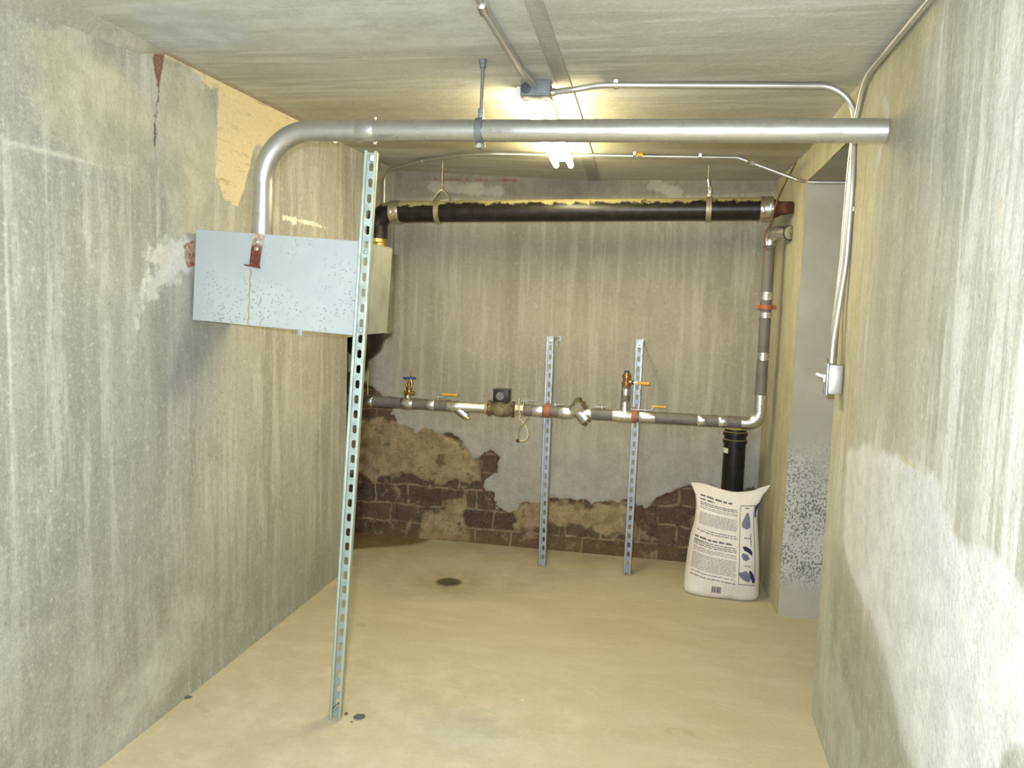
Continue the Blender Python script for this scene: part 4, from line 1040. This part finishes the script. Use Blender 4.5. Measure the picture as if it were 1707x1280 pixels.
def qprint(mb, u0, u1, v0, v1, n=None, off=.0012, sl=True):
    n = n or max(1, int((u1-u0)/.03)); m = max(1, int(abs(v1-v0)/.03)); g = []
    for i in range(n+1):
        u = u0+(u1-u0)*i/n
        g.append([mb.bm.verts.new(surf(u, slant(u, v0+(v1-v0)*j/m) if sl else v0+(v1-v0)*j/m, off)) for j in range(m+1)])
    for i in range(n):
        for j in range(m): mb.bm.faces.new((g[i][j], g[i+1][j], g[i+1][j+1], g[i][j+1]))
def words(mb, u0, u1, v, h, wl, gap, fill=1.0):
    u = u0
    while u < u1-.01:
        w = random.uniform(*wl); e = min(u+w, u1)
        # each word is a run of small letters
        q_ = u
        while q_ < e-.002:
            lw = random.uniform(.5, 1.1)*h*.8; lw = min(lw, e-q_)
            qprint(mb, q_, q_+lw*.8, v-h*random.uniform(.38, .5), v+h*random.uniform(.3, .5), 1); q_ += lw
        u = e+gap
U0, U1 = .07, .665
def wline(name, mat, *a):
    tm = MB(); words(tm, *a); return A.part(name, tm, MAT[mat])
wline('print_heading', 'inkdark', U0+.01, .57, .905, .018, (.05, .12), .02); wline('print_heading', 'inkdark', U0, .30, .875, .014, (.05, .1), .015)
wline('print_heading', 'inkdark', U0-.01, .60, .545, .018, (.04, .11), .018); wline('print_heading', 'inkdark', U0-.01, .2, .515, .013, (.04, .11), .012)
for v in (.85, .835): wline('print_line', 'ink', U0, U1, v, .010, (.03, .08), .010)
for v in (.62, .60): wline('print_line', 'ink', U0, U1, v, .009, (.03, .08), .012)
for v in (.515, .497, .48): wline('print_line', 'ink', U0-.01, U1, v, .010, (.03, .08), .010)
wline('print_line', 'ink', U0, U1, .20, .011, (.03, .09), .012); wline('print_line', 'ink', U0, U1, .235, .009, (.03, .09), .012)
for v0, v1 in ((.815, .79), (.765, .665), (.455, .42), (.40, .262)):
    v = v0
    while v > v1: wline('small_print', 'inkpale', U0-.005, U1, v, .0075, (.02, .07), .008); v -= .0135
# framed pictures on the right of the face
pm = MB(); f0, f1 = .70, .925
for u0, u1, v0, v1 in ((f0, f0+.008, .20, .90), (f1-.008, f1, .24, .90), (f0, f1, .893, .90), (f0, f1, .20, .206)): qprint(pm, u0, u1, v0, v1, None, .0012)
for v in (.62, .375): words(pm, .775, .86, v, .012, (.03, .05), .012)
qprint(pm, .865, .875, .55, .66, None, .0014); qprint(pm, .775, .85, .872, .88)
A.part('picture_frame', pm, MAT['ink'])
def blob(mb, u, v, pts, off=.0014):
    pts = [(a*1.3, b*1.25) for a, b in pts]; c = mb.bm.verts.new(surf(u, slant(u, v), off)); r = [mb.bm.verts.new(surf(u+a, slant(u+a, v+b), off)) for a, b in pts]
    for k in range(len(r)): mb.bm.faces.new((c, r[k], r[(k+1) % len(r)]))
def pict(mat, lab, *a):
    pm = MB(); blob(pm, *a); return A.part('picture', pm, MAT[mat], label=lab)
GV, NV_ = 'grey-violet printed picture', 'navy printed shape'
pict('inkviolet', GV, .81, .765, [(-.06, -.02), (-.05, -.045), (0, -.055), (.045, -.04), (.045, .02), (.02, .06), (-.005, .055), (-.03, .02)])
pict('inkviolet', GV, .805, .285, [(-.085, .02), (-.04, .025), (-.01, .038), (.03, .02), (.05, -.02), (.03, -.045), (-.03, -.03), (-.06, -.015)])
pict('inkviolet', GV, .795, .465, [(-.05, .0), (-.03, .02), (.02, .01), (.04, -.02), (.0, -.035), (-.03, -.028)])
pict('inknavy', NV_, .82, .505, [(-.055, .03), (-.02, .035), (.03, .02), (.05, .0), (.045, -.03), (.0, -.005), (-.04, .005)], .0018); pict('inknavy', NV_, .875, .275, [(-.03, .045), (-.01, .05), (.02, .02), (.035, -.02), (.03, -.045), (.01, -.04), (-.01, .0)], .0018)
pm = MB(); u = .365
while u < .475:
    w = random.choice((.005, .008, .012)); qprint(pm, u, u+w, .062, .125, 1, .0012, False); u += w+random.choice((.004, .007))
A.part('barcode', pm, MAT['inkdark'])
pm = MB(); blob(pm, .955, .84, [(-.018, .04), (.015, .06), (.03, .05), (.0, .01), (.005, -.035), (-.012, -.03), (-.02, .0)], .002)
A.part('side_print', pm, MAT['inkblue'], label='blue print on the side')

# ------------------------------------------------------------------ floor drain and debris
dz = -.012
A = Asm('floor_drain', 'small dirty floor drain sunk in the concrete near the back wall', 'drain', (dc.x, dc.y, dz))
A.part('rim', MB().lathe([(.070, .003), (.070, .006), (.060, .007), (.058, .003)], (dc.x, dc.y, dz), (0, 0, 1), 32), plain('drain_rim', (140, 124, 84), .9, .5, 30))
A.part('grate', MB().lathe([(.058, .001), (.058, .0045)], (dc.x, dc.y, dz), (0, 0, 1), 32), plain('drain_dirt', (88, 78, 44), .9, .6, 40))
def rock(px, py, s, label, seed, name='stone', mat='stone'):
    c = at(px, py, 2, 0); mb = MB(); bmesh.ops.create_icosphere(mb.bm, subdivisions=2, radius=1); rs = random.Random(seed)
    for v in mb.bm.verts: v.co = Vector((v.co.x*s[0], v.co.y*s[1], v.co.z*s[2]))*(1+rs.uniform(-.2, .2))
    mz = min(v.co.z for v in mb.bm.verts)
    for v in mb.bm.verts: v.co.z -= mz
    o = mb.build(name, MAT[mat]); o.location = c; o.rotation_euler = (0, 0, .5); return tag(o, label, 'stone')
rock(599, 1197, (.019, .016, .006), 'flat dark stone on the floor just right of the tall post foot', 3)
rock(586, 1204, (.004, .003, .002), 'tiny dark crumb on the floor beside the flat dark stone', 4, 'pebble')
rock(312, 1164, (.017, .007, .005), 'small dark brown chip on the floor near the left wall', 5, 'chip')
rock(577, 1191, (.007, .006, .004), 'tan crumb touching the right side of the tall post foot', 6, 'pebble', 'wire')

# ------------------------------------------------------------------ lights
fl = bpy.data.lights.new('camera_flash', 'AREA'); fl.shape = 'RECTANGLE'; fl.size = .05; fl.size_y = .03; fl.energy = 72; fl.color = (.92, 1, 1.15)
fo = bpy.data.objects.new('camera_flash', fl); COL.objects.link(fo); fo.matrix_world = M @ Matrix.Translation((-.055, .06, .0))
lt = bpy.data.lights.new('unseen_fill_light', 'AREA'); lt.shape = 'RECTANGLE'; lt.size = .12; lt.size_y = 1.2; lt.energy = 28; lt.color = (.94, 1, 1.03)  # fill light added behind the camera, unseen and without a fixture
lo = bpy.data.objects.new('unseen_fill_light', lt); COL.objects.link(lo); lo.location = (-.54, -.3, HC-.06)
w = bpy.data.worlds.new('world'); scene.world = w; w.use_nodes = True
w.node_tree.nodes['Background'].inputs[0].default_value = (.05, .05, .05, 1); w.node_tree.nodes['Background'].inputs[1].default_value = .2
scene.view_settings.view_transform = 'Standard'; scene.view_settings.look = 'None'; scene.view_settings.gamma = 1; scene.view_settings.use_curve_mapping = False
scene.view_settings.exposure = 0.12
scene.cycles.max_bounces = 5; scene.cycles.adaptive_threshold = 0.02; scene.cycles.diffuse_bounces = 3; scene.cycles.glossy_bounces = 3; scene.cycles.transmission_bounces = 1; scene.cycles.caustics_reflective = False; scene.cycles.caustics_refractive = False; scene.cycles.sample_clamp_indirect = 6
